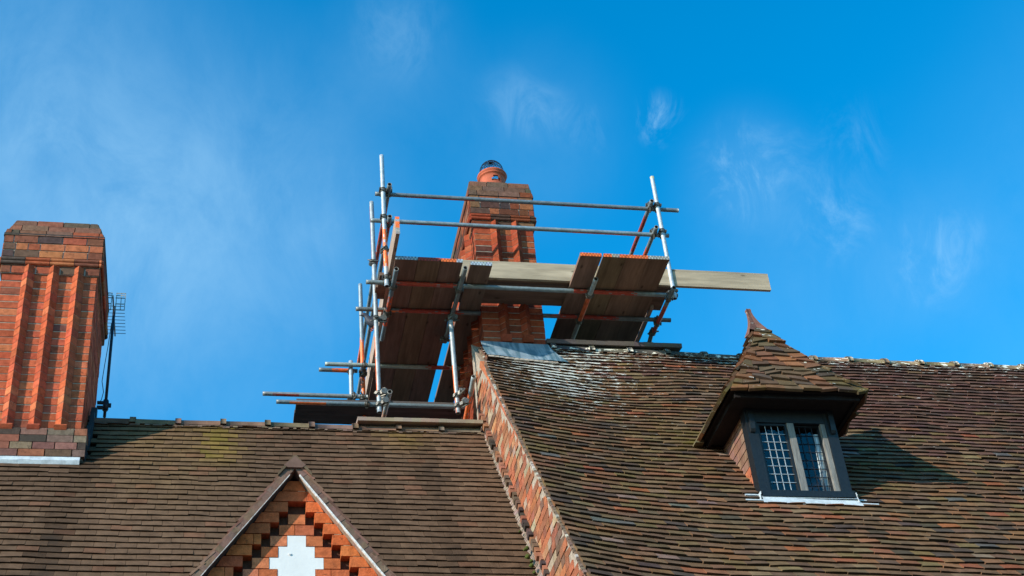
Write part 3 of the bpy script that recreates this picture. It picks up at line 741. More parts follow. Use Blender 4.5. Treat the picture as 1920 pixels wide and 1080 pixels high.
# raking verges
for sg in (-1, 1):
    dn_ = V((sg * gc, 0, -gsn)); nn_ = V((sg * gsn, 0, gc)); A = V((GX, 0, GA))
    vb = MB(); k = 0; l = -.0
    while l < 2.6:
        e = l + .17; j = random.uniform(-.003, .003)
        for q in range(4):
            a, b = l + q * .0425, l + (q + 1) * .0425
            vb.obox(A, dn_, nn_, -Y, a, b + .0005, .0, .046 + random.uniform(-.002, .002), -GY - .2, -(GY - .115) + random.uniform(-.003, .003), vary((.17, .105, .075), .035))
        l = e
    o = put('verge', vb, M_brick, gable)
    ls = MB(); l = .06
    while l < 2.6:
        wj = random.uniform(-.0025, .0025)
        if sg == 1: ls.obox(A, dn_, nn_, -Y, l, l + .051, -.012 + wj, -.0005, -(GY - .104), -(GY - .120), (.72, .66, .60))
        else: ls.obox(A, dn_, nn_, -Y, l, l + .051, -.004 + wj * .4, -.0005, -(GY - .108), -(GY - .118), (.60, .56, .52))
        ls.obox(A, dn_, nn_, -Y, l, l + .051, -.003, -.0005, -GY - .1, -(GY - .1038), vary((.36, .25, .18) if sg == 1 else (.05, .035, .03), .08))  # sun and shade put into the underside colour: pale right, near-black left
        l += .05
    put('undercloak', ls, mat('lime_mortar', rough=.9, nscale=40) if sg == -1 and 'lime_mortar' not in bpy.data.materials else bpy.data.materials['lime_mortar'], o)
    fl_ = MB(); l = .12
    while l < 2.6 and sg == 1:     # fillet of mortar against the brickwork
        fl_.obox(A, dn_, nn_, -Y, l, l + .051, -.055 + random.uniform(-.006, .006), -.017, -GY - .02, -(GY - .028), vary((.46, .29, .185), .06)); l += .05
    if fl_.v: put('mortar_fillet', fl_, M_brick, o)
    tb = MB(); k = 0; l = .05
    while l < 2.7:      # plain tiles on the gable roof, ragged at the verge
        y = GY - .116
        first = True
        while y < 11.2:
            wdt = .165 if not (first and k % 2) else .0825
            y1 = y + wdt - .003; ov = random.uniform(-.003, .004) if first else 0
            zc_ = GA - l * gsn
            yroof = RL.y + (zc_ - .1 - RL.z) / math.tan(sL)
            if y < yroof + .15:
                up = random.uniform(0, .006)
                tb.obox(A, Y, dn_, nn_, y + ov, y1, l - .13, l + random.uniform(-.006, .012), .032, .046, vary((.19, .10, .07), .25), n0b=.046 + up, n1b=.062 + up)
            y += wdt; first = False
        l += .1; k += 1
    put('gable_roof', tb, M_tile, gable)
ar = MB(); y = GY - .13
while y < 10.9:
    c = vary((.20, .14, .095), .12)
    ar.poly_prism([(GX - .115, y, GA - .062), (GX, y, GA + .075), (GX + .115, y, GA - .062), (GX + .115, y, GA - .040), (GX + .012, y, GA + .096), (GX - .012, y, GA + .096), (GX - .115, y, GA - .040)], V((0, .40, 0)), (.13, .09, .055))
    y += .405
ar.poly_prism([(GX - .05, GY - .132, GA + .0), (GX + .05, GY - .132, GA + .0), (GX + .075, GY - .132, GA + .02), (GX, GY - .132, GA + .09), (GX - .075, GY - .132, GA + .02)], V((0, .15, 0)), (.17, .10, .075))
put('ridge', ar, M_tile, gable)

# ------------------------------------------------------------------ bell-cast dormer on the right roof
EX0, EX1, EY0, EY1, EZ = 4.27, 5.51, 9.91, 10.90, 8.215
AX, AY, AZ = 4.875, 10.40, 9.20
def prof_t(t):    # 0 at the eave, 1 at the apex: (fraction inwards, height)
    return (t ** .80 * 1.0 if False else 1 - (1 - t) ** 1.0, 0)
def hip(t):
    """inward fraction f for height fraction t: flat kick at the eaves, steep near the top"""
    return 1 - (1 - t) ** 1.18 * (1 - .0 * t)
def ring_at(t):
    f = hip(t); z = EZ + (AZ - EZ) * t
    s = 1 - f; s = s * .93 + .07
    return (AX - (AX - EX0) * s, AX + (EX1 - AX) * s, AY - (AY - EY0) * s, AY + (EY1 - AY) * s, z)
dr = MB()    # inner hull / soffit boards
TS = 12
rings = [ring_at(i / TS) for i in range(TS + 1)]
for a, b in zip(rings, rings[1:]):
    A = [V((a[0], a[2], a[4])), V((a[1], a[2], a[4])), V((a[1], a[3], a[4])), V((a[0], a[3], a[4]))]
    B = [V((b[0], b[2], b[4])), V((b[1], b[2], b[4])), V((b[1], b[3], b[4])), V((b[0], b[3], b[4]))]
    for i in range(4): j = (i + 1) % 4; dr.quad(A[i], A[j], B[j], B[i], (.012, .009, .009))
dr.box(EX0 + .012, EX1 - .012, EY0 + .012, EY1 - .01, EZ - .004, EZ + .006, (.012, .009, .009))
dormer_wall = MB()
WX0, WX1, WY = 4.475, 5.275, 10.20
def zroofR(x, y):
    l = (12.54 - y) / math.cos(sR); return RRp.z - l * math.sin(sR) + warpR(x, l) / math.cos(sR)
for xx in (WX0 + .03, WX1 - .05):
    dormer_wall.poly_prism([(xx, WY + .03, EZ), (xx, WY + .03, zroofR(xx, WY) - .1), (xx, EY1 - .05, EZ)], V((.02, 0, 0)), (.05, .04, .035))
dormer_wall.box(WX0 + .05, WX1 - .05, EY1 - .12, EY1 - .09, 8.0, EZ - .001)
dormer_wall.box(WX0 + .04, WX1 - .04, WY + .1, WY + .14, EZ - .03, EZ - .002)
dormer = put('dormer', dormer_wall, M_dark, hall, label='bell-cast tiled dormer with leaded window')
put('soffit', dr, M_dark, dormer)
rt = MB(); rows = 13
PALD = [((.165, .082, .045), 20), ((.22, .092, .045), 10), ((.125, .078, .045), 18), ((.13, .088, .045), 8), ((.085, .060, .042), 10)]
for side in range(4):
    for k in range(rows):
        t0, t1 = k / rows, min(1, (k + 1.55) / rows)
        a, b = ring_at(t0), ring_at(t1); am = ring_at(min(1, (k + 1) / rows))
        cs = lambda r: [V((r[0], r[2], r[4])), V((r[1], r[2], r[4])), V((r[1], r[3], r[4])), V((r[0], r[3], r[4]))]
        A, B = cs(a), cs(b); i, j = side, (side + 1) % 4
        p0, p1, q0, q1 = A[i], A[j], B[i], B[j]
        W = (p1 - p0).length; nrm = (p1 - p0).cross(q0 - p0).normalized()
        if nrm.z < 0: nrm = -nrm
        e = (p1 - p0).normalized(); dwn = nrm.cross(e); dwn = -dwn if dwn.z > 0 else dwn
        u = -(.08 if k % 2 else 0) - .02
        while u < W + .02:
            ua, ub = max(u, -.014), min(u + .163, W + .014)
            if ub - ua > .035:
                fa, fb = ua / W, ub / W; dz = random.gauss(0, .011); ro = random.gauss(0, .018)
                P0 = p0.lerp(p1, fa) + dwn * (.03 + dz - ro) ; P1 = p0.lerp(p1, fb) + dwn * (.03 + dz + ro)
                Q0 = q0.lerp(q1, min(1, max(0, fa))); Q1 = q0.lerp(q1, min(1, max(0, fb)))
                up = .036 + abs(random.gauss(0, .009)); th = .028
                edge = .5 if (fa < .12 or fb > .88) else .0
                c = pick(PALD); c = tuple(v * (1 - .35 * edge) for v in c)
                li = .30 + .08 * edge + (.05 if k > 9 else 0)
                rt.hexa([P0 + nrm * (up - th), P1 + nrm * (up - th), Q1 - nrm * .006, Q0 - nrm * .006, P0 + nrm * up, P1 + nrm * up, Q1 + nrm * .010, Q0 + nrm * .010], c, (li, .22 + .2 * edge + .12 * sstep(.3, 0, t0), .18))
            u += .166
put('dormer_roof', rt, M_tile, dormer)
# valley tiles where the dormer roof laps the main slope
vt = MB()
for i in range(12):
    t = i / 12; a = ring_at(0 + t * .75)
    p = V((a[0] - .02, a[3] + .0, a[4])); zz = zroofR(p.x, p.y); 
    if zz > a[4] - .5: vt.hexa([(p.x - .05, p.y - .16, a[4] - .03), (p.x + .03, p.y - .16, a[4] - .03), (p.x + .05, p.y + .05, a[4] - .02), (p.x - .05, p.y + .05, a[4] - .03),
                     (p.x - .05, p.y - .16, a[4] - .015), (p.x + .03, p.y - .16, a[4] + .0), (p.x + .05, p.y + .05, a[4] + .01), (p.x - .05, p.y + .05, a[4] - .01)], vary((.15, .12, .06), .2), (.3, .35, .1))
put('valley', vt, M_tile, dormer)
# horn-shaped finial
fn = MB(); ks = []
F = [(0, .088, 0, 0), (.03, .076, 0, 0), (.07, .058, 0, .002), (.11, .044, -.003, .004), (.155, .032, -.008, .006), (.20, .024, -.014, .01), (.245, .020, -.020, .012), (.272, .023, -.024, .012), (.285, .018, -.026, .012)]
for dz, h, ox, oy in F:
    k = len(fn.v); ks.append(k)
    for a, b in ((-1, -1), (0, -.75), (1, -1), (.75, 0), (1, 1), (0, .75), (-1, 1), (-.75, 0)): fn.v.append((AX - .03 + ox + a * h, AY + oy + b * h * .9, AZ - .045 + dz))
for a, b in zip(ks, ks[1:]):
    for i in range(8): j = (i + 1) % 8; fn.face([a + i, a + j, b + j, b + i], (.17, .085, .065), (.36, .1, .1))
fn.face([ks[-1] + i for i in range(8)], (.17, .085, .065))
put('finial', fn, M_tile, dormer)
# eaves fascia
fa = MB()
fa.box(EX0 + .05, EX1 - .05, EY0 + .045, EY0 + .075, EZ - .055, EZ - .006); fa.box(EX0 + .05, EX0 + .08, EY0 + .077, EY1 - .1, EZ - .05, EZ - .006); fa.box(EX1 - .08, EX1 - .05, EY0 + .077, EY1 - .1, EZ - .05, EZ - .006)
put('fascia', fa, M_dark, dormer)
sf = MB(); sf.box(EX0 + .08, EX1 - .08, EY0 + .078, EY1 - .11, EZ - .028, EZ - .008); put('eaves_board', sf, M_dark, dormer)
# timber frame
ZS = 7.395
fr = MB()
fr.box(WX0 - .01, WX0 + .085, WY - .03, WY + .08, ZS - .02, EZ - .03)
fr.box(WX1 - .085, WX1 + .01, WY - .03, WY + .08, ZS - .02, EZ - .03)
fr.box(WX0 + .086, WX1 - .086, WY - .025, WY + .08, EZ - .16, EZ - .031)
put('window_frame', fr, M_black, dormer)
sl = MB(); sl.hexa([(WX0 - .01, WY - .065, ZS - .085), (WX1 + .01, WY - .065, ZS - .085), (WX1 + .01, WY + .08, ZS - .085), (WX0 - .01, WY + .08, ZS - .085),
                    (WX0 - .01, WY - .065, ZS - .028), (WX1 + .01, WY - .065, ZS - .028), (WX1 + .01, WY + .08, ZS - .021), (WX0 - .01, WY + .08, ZS - .021)])
put('sill', sl, M_black, dormer)
mu = MB(); MXc = 4.868
mu.box(MXc - .030, MXc + .030, WY - .022, WY + .06, ZS - .02, EZ - .161); put('mullion', mu, M_grey, dormer)
rg = MB(); rg.box(WX1 - .128, WX1 - .0865, WY - .018, WY + .05, ZS - .02, EZ - .161); put('jamb', rg, M_grey, dormer)
HT = EZ - .165
def casement(x0, x1, z0, z1, cols, rws, y, cm, framed):
    ob = MB()
    t = .020 if framed else .008
    ob.box(x0, x0 + t, y - .012, y + .02, z0, z1); ob.box(x1 - t, x1, y - .012, y + .02, z0, z1)
    ob.box(x0 + t, x1 - t, y - .012, y + .02, z0, z0 + t); ob.box(x0 + t, x1 - t, y - .012, y + .02, z1 - t, z1)
    o = put('casement', ob, M_black, dormer)
    gl = MB(); gl.quad((x0 + t, y + .006, z0 + t), (x1 - t, y + .006, z0 + t), (x1 - t, y + .006, z1 - t), (x0 + t, y + .006, z1 - t)); put('pane', gl, M_glass, o)
    cg = MB()
    for i in range(1, cols):
        xx = lerp(x0 + t, x1 - t, i / cols) + random.uniform(-.001, .001); cg.box(xx - .0024, xx + .0024, y - .001, y + .004, z0 + t, z1 - t)
    for i in range(1, rws):
        zz = lerp(z0 + t, z1 - t, i / rws) + random.uniform(-.001, .001); cg.box(x0 + t, x1 - t, y - .002, y + .0035, zz - .0023, zz + .0023)
    put('lead_grid', cg, cm, o)
casement(WX0 + .088, MXc - .034, ZS - .016, HT, 4, 8, WY + .0, M_came, True)
casement(MXc + .031, WX1 - .130, ZS - .016, HT, 4, 8, WY + .03, M_wire, False)
# dark room behind, with a curtain at the right
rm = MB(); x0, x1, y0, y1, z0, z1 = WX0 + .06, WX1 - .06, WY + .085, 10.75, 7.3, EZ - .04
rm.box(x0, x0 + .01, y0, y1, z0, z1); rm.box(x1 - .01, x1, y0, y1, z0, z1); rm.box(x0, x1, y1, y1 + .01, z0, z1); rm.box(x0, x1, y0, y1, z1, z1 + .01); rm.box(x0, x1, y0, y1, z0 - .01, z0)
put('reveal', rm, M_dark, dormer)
cu_ = MB(); n = 14
for i in range(n):
    xa, xb = lerp(5.055, 5.14, i / n), lerp(5.055, 5.14, (i + 1) / n); ya, yb = WY + .052 + .007 * math.sin(i * 1.9), WY + .052 + .007 * math.sin((i + 1) * 1.9)
    tp = lambda x: 8.03
    cu_.quad((xa + .045 * 0, ya, 7.38), (xb, yb, 7.38), (xb + .035, yb, 7.99), (xa + .035 + (.03), ya, 7.99), sm=True)
put('curtain', cu_, M_curtain, dormer)
# brackets
for xx in (WX0 + .012, WX1 - .055):
    bk = MB(); pts = [(-.002, 0), (-.05, 0), (-.062, -.05), (-.066, -.13), (-.060, -.19), (-.045, -.215), (-.0305, -.215), (-.0305, -.0)]
    bk.poly_prism([(xx, WY + a, EZ - .055 + b) for a, b in pts], V((.042, 0, 0))); put('bracket', bk, M_black, dormer)
# tile-hung cheek
for sg, xx in ((-1, WX0 + .028), (1, WX1 - .028)):
    ck = MB(); k = 0; z = 7.36
    while z < EZ - .02:
        y = WY + .05 - (.05 if k % 2 else 0); fancy = k < 4
        while y < EY1 - .1:
            za, zb = z, z + .15; y1 = y + .10
            if zroofR(xx, (y + y1) / 2) < za + .13 and y1 > WY + .08:
                up = .006 + .004 * (k % 2) + random.uniform(0, .003); zt = min(zb, EZ - .02); ya, yb = max(y, WY + .085) + .0015, y1 - .0015; mid = (ya + yb) / 2
                xo = xx + sg * (.012 + .010); xi = xx + sg * .004
                if fancy: pts = [(xo, ya, zt), (xo, ya, za + .045), (xo, lerp(ya, mid, .35), za + .014), (xo, mid, za), (xo, lerp(yb, mid, .35), za + .014), (xo, yb, za + .045), (xo, yb, zt)]
                else: pts = [(xo, ya, zt), (xo, ya, za), (xo, yb, za), (xo, yb, zt)]
                c = vary((.42, .14, .07) if fancy else (.22, .12, .085), .2)
                n = len(ck.v); kk = len(pts)
                ck.v += [(p[0] - sg * (0.010 if p[2] > za + .06 else 0), p[1], p[2]) for p in pts] + [(p[0] - sg * .02, p[1], p[2]) for p in pts]
                ck.face(list(range(n, n + kk))[::(1 if sg < 0 else -1)], c, (.2, 0, 0))
                for i in range(kk): j = (i + 1) % kk; ck.face([n + i, n + kk + i, n + kk + j, n + j], tuple(v * .7 for v in c))
            y = y1
        z += .085; k += 1
    put('cheek', ck, M_tile, dormer)
# lead apron under the sill with tongues on the tiles
la_ = MB(); n = 18
def roofpt(x, l, off): return RRp + X * x + DR * l + NR * (warpR(x, l) + off)
lsill = (12.54 - (WY - .05)) / math.cos(sR)
for i in range(n):
    xa, xb = lerp(WX0 - .0, WX1 + .03, i / n), lerp(WX0 - .0, WX1 + .03, (i + 1) / n); fl0 = lambda x: .05 * (x - 4.9) * 1.4
    top = lambda x: V((x, WY - .062, ZS - .10)); md = lambda x: roofpt(x + fl0(x) * .2, lsill - .035, .045); lo = lambda x: roofpt(x + fl0(x), lsill + .105, .026)
    for A, B in ((top, md), (md, lo)):
        la_.quad(A(xa), B(xa), B(xb), A(xb), sm=True)
    la_.quad(lo(xa), roofpt(xa + fl0(xa), lsill + .105, .014), roofpt(xb + fl0(xb), lsill + .105, .014), lo(xb))
for xa, xb, l in ((4.33, 4.47, lsill - .045), (4.30, 4.48, lsill + .06), (5.27, 5.40, lsill - .01), (5.27, 5.48, lsill + .06)):
    la_.hexa([roofpt(xa, l, .012), roofpt(xa, l + .014, .012), roofpt(xb, l + .014, .012), roofpt(xb, l, .012), roofpt(xa, l, .032), roofpt(xa, l + .014, .03), roofpt(xb, l + .014, .03), roofpt(xb, l, .032)])
for xx, sg in ((WX0 - .016, -1), (WX1 + .010, 1)):
    for q in range(3):
        z0_, z1_ = ZS - .13 + q * .03, ZS - .1 + q * .03; o0, o1 = sg * (.022 - .004 * q), sg * (.018 - .004 * q); yb0 = WY - .07 + .006 * (q % 2)
        la_.hexa([(xx + o0, yb0, z0_), (xx + o0 + .006, yb0, z0_), (xx + o0 + .006, WY + .05, z0_), (xx + o0, WY + .05, z0_),
                  (xx + o1, yb0 + .006, z1_), (xx + o1 + .006, yb0 + .006, z1_), (xx + o1 + .006, WY + .05, z1_), (xx + o1, WY + .05, z1_)])
put('flashing', la_, M_wlead, dormer)

# ------------------------------------------------------------------ scaffolding
GREY = (.29, .33, .34); ORG = (.85, .17, .04); RED = (.42, .06, .035)
TR = .0242
scaf = empty('scaffold', (3.1, 12.6, 9.4), label='tube and coupler scaffold frame standing round the middle chimney', cat='scaffold')
TUBES = []
def tube(kind, p0, p1, paint=(), base=GREY, label=None):
    p0, p1 = V(p0), V(p1); ax = (p1 - p0); Ln = ax.length; ax.normalize(); t = ax.orthogonal().normalized(); b = ax.cross(t)
    n = 14; seg = max(2, int(Ln / .035)); mb = MB(); ks = []; tone = random.uniform(.8, 1.15)
    for i in range(seg + 1):
        c0 = p0 + ax * (Ln * i / seg); ks.append(len(mb.v))
        for k in range(n): a = 2 * math.pi * k / n; mb.v.append(tuple(c0 + t * math.cos(a) * TR + b * math.sin(a) * TR))
    # paint that covers only part of the girth sits on the underside
    side = min(range(n), key=lambda k: (t * math.cos(2 * math.pi * k / n) + b * math.sin(2 * math.pi * k / n)).dot(Z + X * .3))
    for i in range(seg):
        f = (i + .5) / seg
        for k in range(n):
            c = tuple(v * tone for v in base)
            for (f0, f1, pc, part) in paint:
                e = random.uniform(-.012, .012) + .01 * nz(k * .7, i * .3)
                inside = f0 + e < f < f1 + e
                if inside and (part >= 1 or ((k - side + int(n * part / 2)) % n) < n * part) and random.random() > .05: c = vary(pc, .08)
            j = (k + 1) % n; mb.face([ks[i] + k, ks[i] + j, ks[i + 1] + j, ks[i + 1] + k], c, sm=True)
    # open ends with a real bore
    for end, kk, sgn in ((p0, ks[0], 1), (p1, ks[-1], -1)):
        r0 = len(mb.v)
        for k in range(n): a = 2 * math.pi * k / n; mb.v.append(tuple(end + t * math.cos(a) * (TR - .004) + b * math.sin(a) * (TR - .004)))
        r1 = len(mb.v)
        for k in range(n): a = 2 * math.pi * k / n; mb.v.append(tuple(end + ax * sgn * .18 + t * math.cos(a) * (TR - .004) + b * math.sin(a) * (TR - .004)))
        for k in range(n):
            j = (k + 1) % n; mb.face([kk + k, r0 + k, r0 + j, kk + j], (.30, .27, .22)); mb.face([r0 + k, r1 + k, r1 + j, r0 + j], (.05, .04, .035), sm=True)
        mb.face([r1 + k for k in range(n)], (.01, .01, .01))
    o = put(kind, mb, M_tube, scaf, label=label); return o, p0, p1
def coupler(tb, c, d1, off, d2):
    """fitting joining the tube tb (axis d1 through c) to a tube of axis d2 through c+off"""
    c, d1, off, d2 = V(c), V(d1).normalized(), V(off), V(d2).normalized()
    mb = MB()
    for q, d in ((c, d1), (c + off, d2)):
        mb.cyl(q - d * .024, q + d * .024, TR + .006, 12)
        mb.cyl(q - d * .027, q - d * .018, TR + .008, 12); mb.cyl(q + d * .018, q + d * .027, TR + .008, 12)
        pr_ = d.cross(off).normalized() if d.cross(off).length > 1e-4 else d.orthogonal()
        for s in (-1, 1):
            a = q + pr_ * s * (TR + .012) - off.normalized() * .01
            mb.cyl(a - off.normalized() * .02, a + off.normalized() * .03, .009, 6, sm=False)
            if s == 1: mb.cyl(a - off.normalized() * .045, a + off.normalized() * .055, .0055, 6); mb.cyl(a - off.normalized() * .036, a - off.normalized() * .024, .0095, 6, sm=False)
            else: mb.obox(a, pr_, d, off.normalized(), -.008, .008, -.016, .016, -.010, .012, (.3, .3, .3))
    m_ = c + off * .5
    mb.obox(m_, d1, d1.cross(off).normalized(), off.normalized(), -.019, .019, -.019, .019, -.018, .018, (.3, .3, .3))
    put('coupler', mb, M_steel, tb[0])
H1Z, H2Z = 12.033, 11.656; GYr = 12.045
O2 = 2 * TR + .004
A_ = tube('standard', (1.664, 11.985, 12.54), (1.662, 11.985, 10.735), [(.58, .86, ORG, 1)], base=(.33, .37, .39))
R_ = tube('standard', (4.748, 11.985, 12.455), (4.752, 11.985, 10.73), [(0, .012, (.8, .6, .2), 1)], base=(.38, .42, .43))
H1 = tube('guard_rail', (1.585, GYr, H1Z), (5.01, GYr, H1Z - .006), [(.10, .30, RED, .22), (.62, .80, RED, .25)], base=(.17, .20, .21))
H2 = tube('guard_rail', (1.525, GYr, H2Z), (4.84, GYr, H2Z - .004), [(.12, .40, RED, .22), (.66, .88, ORG, .22)], base=(.26, .31, .32))
P1 = tube('standard', (1.583, 12.36, 12.18), (1.590, 12.36, 9.44), [(.02, .30, RED, .25), (.66, .93, ORG, .35)], base=(.36, .40, .41))
P2 = tube('standard', (2.375, 12.36, 10.60), (2.382, 12.36, 9.455), [(.5, .98, ORG, .4)], base=(.42, .45, .45))
P0 = tube('standard', (1.600, 13.80, 12.13), (1.600, 13.80, 9.2), [(.28, .66, ORG, 1)], base=(.22, .27, .29))
P3 = tube('standard', (1.45, 13.64, 10.92), (1.45, 13.64, 10.30), [], base=(.28, .33, .36))
ZL = 10.87 - TR - .001; ZD = ZL - O2
L1 = tube('ledger', (1.46, 12.07, ZL), (4.82, 12.07, ZL - .004), [(.09, .28, RED, 1), (.66, .85, RED, .8)], base=(.20, .24, .24))
L2 = tube('ledger', (1.40, 12.545, ZL), (4.87, 12.53, ZL), [(.06, .13, ORG, .4), (.14, .32, RED, 1), (.62, .82, RED, 1)], base=(.17, .18, .17))
L3 = tube('ledger', (1.16, 13.60, ZL), (2.70, 13.60, ZL), [(.75, .9, RED, 1)], base=(.33, .38, .33))
L4 = tube('ledger', (1.10, 13.70, 10.835), (1.53, 13.70, 10.832), [(.32, .8, ORG, 1)], base=(.16, .18, .18))
L5 = tube('ledger', (.482, 13.58, 10.418), (1.62, 13.58, 10.412), [(.1, .35, RED, .5)], base=(.27, .29, .28))
L6 = tube('ledger', (.626, 13.50, 10.268), (2.72, 13.50, 10.262), [(.08, .25, ORG, .55)], base=(.17, .22, .24))
L7 = tube('ledger', (.95, 12.62, 9.30 + .08), (1.5, 12.62, 9.375), [(.1, .9, ORG, .6)], base=(.5, .55, .5))
D1 = tube('transom', (1.737, 11.76, ZD), (1.728, 13.02, ZD), [(.36, .78, (.62, .10, .03), 1)], base=(.20, .26, .29))
D2 = tube('transom', (2.440, 11.69, ZD), (2.420, 13.02, ZD), [], base=(.20, .24, .24))
D3 = tube('transom', (3.842, 11.78, ZD), (3.826, 12.98, ZD), [(.22, .62, (.6, .12, .04), 1)], base=(.28, .32, .32))
D4 = tube('transom', (4.72, 11.87, ZD), (4.71, 12.72, ZD), [(.36, .95, RED, 1)], base=(.12, .16, .18))
D7 = tube('brace', (4.70, 12.66, ZD + .03), (4.66, 13.6, ZD - .35), [], base=(.12, .15, .16))
D5 = tube('transom', (1.690, 12.28, 9.64), (1.678, 12.95, 9.64), [(.5, 1, (.5, .25, .15), 1)], base=(.36, .38, .37))
D6 = tube('transom', (2.548, 12.24, 9.825), (2.535, 13.0, 9.60), [(.3, 1, ORG, 1)], base=(.36, .40, .40))
G1 = tube('guard_rail', (1.727, 11.90, H1Z + .02), (1.727, 15.3, H1Z + .0), [(.12, .4, RED, .5), (.86, 1, ORG, 1)], base=(.22, .28, .30))
G2 = tube('guard_rail', (1.713, 11.89, H2Z + .02 - .08), (1.713, 15.3, H2Z - .07), [(.03, .08, RED, .5)], base=(.20, .25, .27))
G3 = tube('guard_rail', (4.672, 11.92, H1Z + .01), (4.668, 13.7, H1Z), [(.15, .5, RED, .5)], base=(.20, .23, .24))
G4 = tube('guard_rail', (4.664, 11.91, H2Z + .0), (4.655, 13.7, H2Z), [(.2, .5, (.6, .1, .04), .8)], base=(.18, .21, .22))
for tb, c, d1, off, d2 in [
    (A_, (1.664, 11.985, H1Z), Z, (0, GYr - 11.985, 0), X), (A_, (1.664, 11.985, H2Z), Z, (0, GYr - 11.985, 0), X), (A_, (1.662, 11.985, ZL), Z, (0, .085, 0), X),
    (H1, (1.727, GYr, H1Z), X, (0, -.02, .035), Y), (H2, (1.713, GYr, H2Z), X, (0, -.02, -.055), Y), (A_, (1.662, 11.985, 11.22), Z, (-.02, .03, 0), Y),
    (R_, (4.748, 11.985, H1Z), Z, (0, GYr - 11.985, 0), X), (R_, (4.75, 11.985, H2Z), Z, (0, GYr - 11.985, 0), X), (R_, (4.752, 11.985, ZL - .01), Z, (0, .085, 0), X),
    (H1, (4.672, GYr, H1Z), X, (0, -.02, .035), Y), (H2, (4.664, GYr, H2Z), X, (0, -.02, .03), Y),
    (L1, (1.737, 12.07, ZL), X, (0, 0, -O2), Y), (L2, (1.733, 12.545, ZL), X, (0, 0, -O2), Y), (L1, (2.435, 12.07, ZL), X, (0, 0, -O2), Y), (L2, (2.43, 12.545, ZL), X, (0, 0, -O2), Y),
    (L1, (3.838, 12.07, ZL), X, (0, 0, -O2), Y), (L2, (3.832, 12.54, ZL), X, (0, 0, -O2), Y), (L1, (4.718, 12.07, ZL), X, (0, 0, -O2), Y), (L2, (4.712, 12.53, ZL), X, (0, 0, -O2), Y),
    (P1, (1.583, 12.36, 11.33), Z, (-.02, 0, 0), Y), (P1, (1.587, 12.36, ZD - .20), Z, (.08, .0, .0), Y), (P1, (1.590, 12.36, 9.66), Z, (.05, -.04, 0), Y), (P1, (1.590, 12.36, 9.53), Z, (.06, -.03, .03), Y),
    (P2, (2.375, 12.36, ZD - .16), Z, (.05, .03, .03), Y), (P2, (2.381, 12.36, 9.66), Z, (.05, -.04, .04), X), (P2, (2.381, 12.36, 9.54), Z, (.08, -.04, .03), Y),
    (L3, (1.595, 13.60, ZL), X, (0, .12, -.04), Z), (L4, (1.45, 13.70, 10.833), X, (0, -.05, -.05), Z), (P3, (1.45, 13.64, 10.42), Z, (.02, -.06, 0), X), (L5, (1.56, 13.58, 10.412), X, (.03, .1, 0), Z),
    (L6, (1.6, 13.5, 10.266), X, (0, .06, .05), Z), (L6, (1.75, 13.5, 10.266), X, (.03, 0, .08), Z), (P0, (1.6, 13.80, 10.9), Z, (0, -.06, 0), X), (D4, (4.71, 12.70, ZD), Y, (-.01, .03, .02), Y),
    (D2, (2.425, 12.95, ZD), Y, (-.04, .0, -.02), Z), (D1, (1.729, 12.5, ZD), Y, (.0, .05, .05), X)]:
    coupler(tb, c, d1, off, d2)

# ------------------------------------------------------------------ boards
WOOD = (.205, .128, .090); WOODL = (.40, .285, .215)
SILV = (.42, .48, .52)
def board(p, size, axis, c, label, band=None, group='scaffold boards', z_rot=0, band_end=0, cat='scaffold board', skew=0):
    """p = low corner, size = (dx, dy, dz); plank lying along axis"""
    dx, dy, dz = size; mb = MB(); n = 18; ks = []
    ax = 0 if axis == 'x' else 1
    bow = random.uniform(-.006, .006)
    for i in range(n + 1):
        t = i / n; ks.append(len(mb.v)); w_ = random.uniform(-.0012, .0012); bz = bow * 4 * t * (1 - t)
        if ax == 1: q = [(0 + skew * t, dy * t, bz + w_), (dx + skew * t, dy * t, bz - w_), (dx + skew * t, dy * t, dz + bz - w_), (skew * t, dy * t, dz + bz + w_)]
        else: q = [(dx * t, 0, bz + w_), (dx * t, dy, bz - w_), (dx * t, dy, dz + bz - w_), (dx * t, 0, dz + bz + w_)]
        mb.v += [tuple(V(p) + V(a)) for a in q]
    for i in range(n):
        for k in range(4): j = (k + 1) % 4; mb.face([ks[i] + k, ks[i] + j, ks[i + 1] + j, ks[i + 1] + k] if ax == 0 else [ks[i] + j, ks[i] + k, ks[i + 1] + k, ks[i + 1] + j], c)
    mb.face([ks[0] + k for k in range(4)], vary(c, .05)); mb.face([ks[-1] + k for k in (3, 2, 1, 0)], vary(c, .05))
    o = put('scaffold_board', mb, M_wx if ax == 0 else M_wy, None, label=label, cat=cat, group=group)
    if band:
        bm_ = MB(); e = .0022; k = 14
        x0, y0, z0 = p
        if ax == 1 and dz < dx:      # flat plank, hoop across the near end, zig-zag relief only coloured in, full and half tone
            for i in range(k):
                a, b = x0 + dx * i / k, x0 + dx * (i + 1) / k
                cc = band if not isinstance(band, list) else band[min(len(band) - 1, int(i / k * len(band)))]
                c2 = vary(cc, .12); cd_ = tuple(v * .5 for v in c2)
                bm_.box(a, b, y0 - e, y0 - .0003, z0 + dz * .52, z0 + dz + e, c2 if i % 2 else cd_); bm_.box(a, b, y0 - e, y0 - .0003, z0 - e, z0 + dz * .52, cd_ if i % 2 else c2)
                bm_.box(a, b, y0, y0 + .03, z0 + dz + .0003, z0 + dz + e, c2)
        else:                        # plank on edge
            for i in range(k):
                a, b = z0 + dz * i / k, z0 + dz * (i + 1) / k
                cc = band if not isinstance(band, list) else band[min(len(band) - 1, int(i / k * len(band)))]
                c2 = vary(cc, .15)
                if ax == 1: bm_.box(x0 - e, x0 + dx + e, y0 - e, y0 - .0003, a, b, c2)
                else: bm_.box(x0 + dx, x0 + dx + e, y0 - e, y0 + dy + e, a, b, c2)
        put('end_band', bm_, M_band, o)
    return o
ZB = 10.871; TH = .038
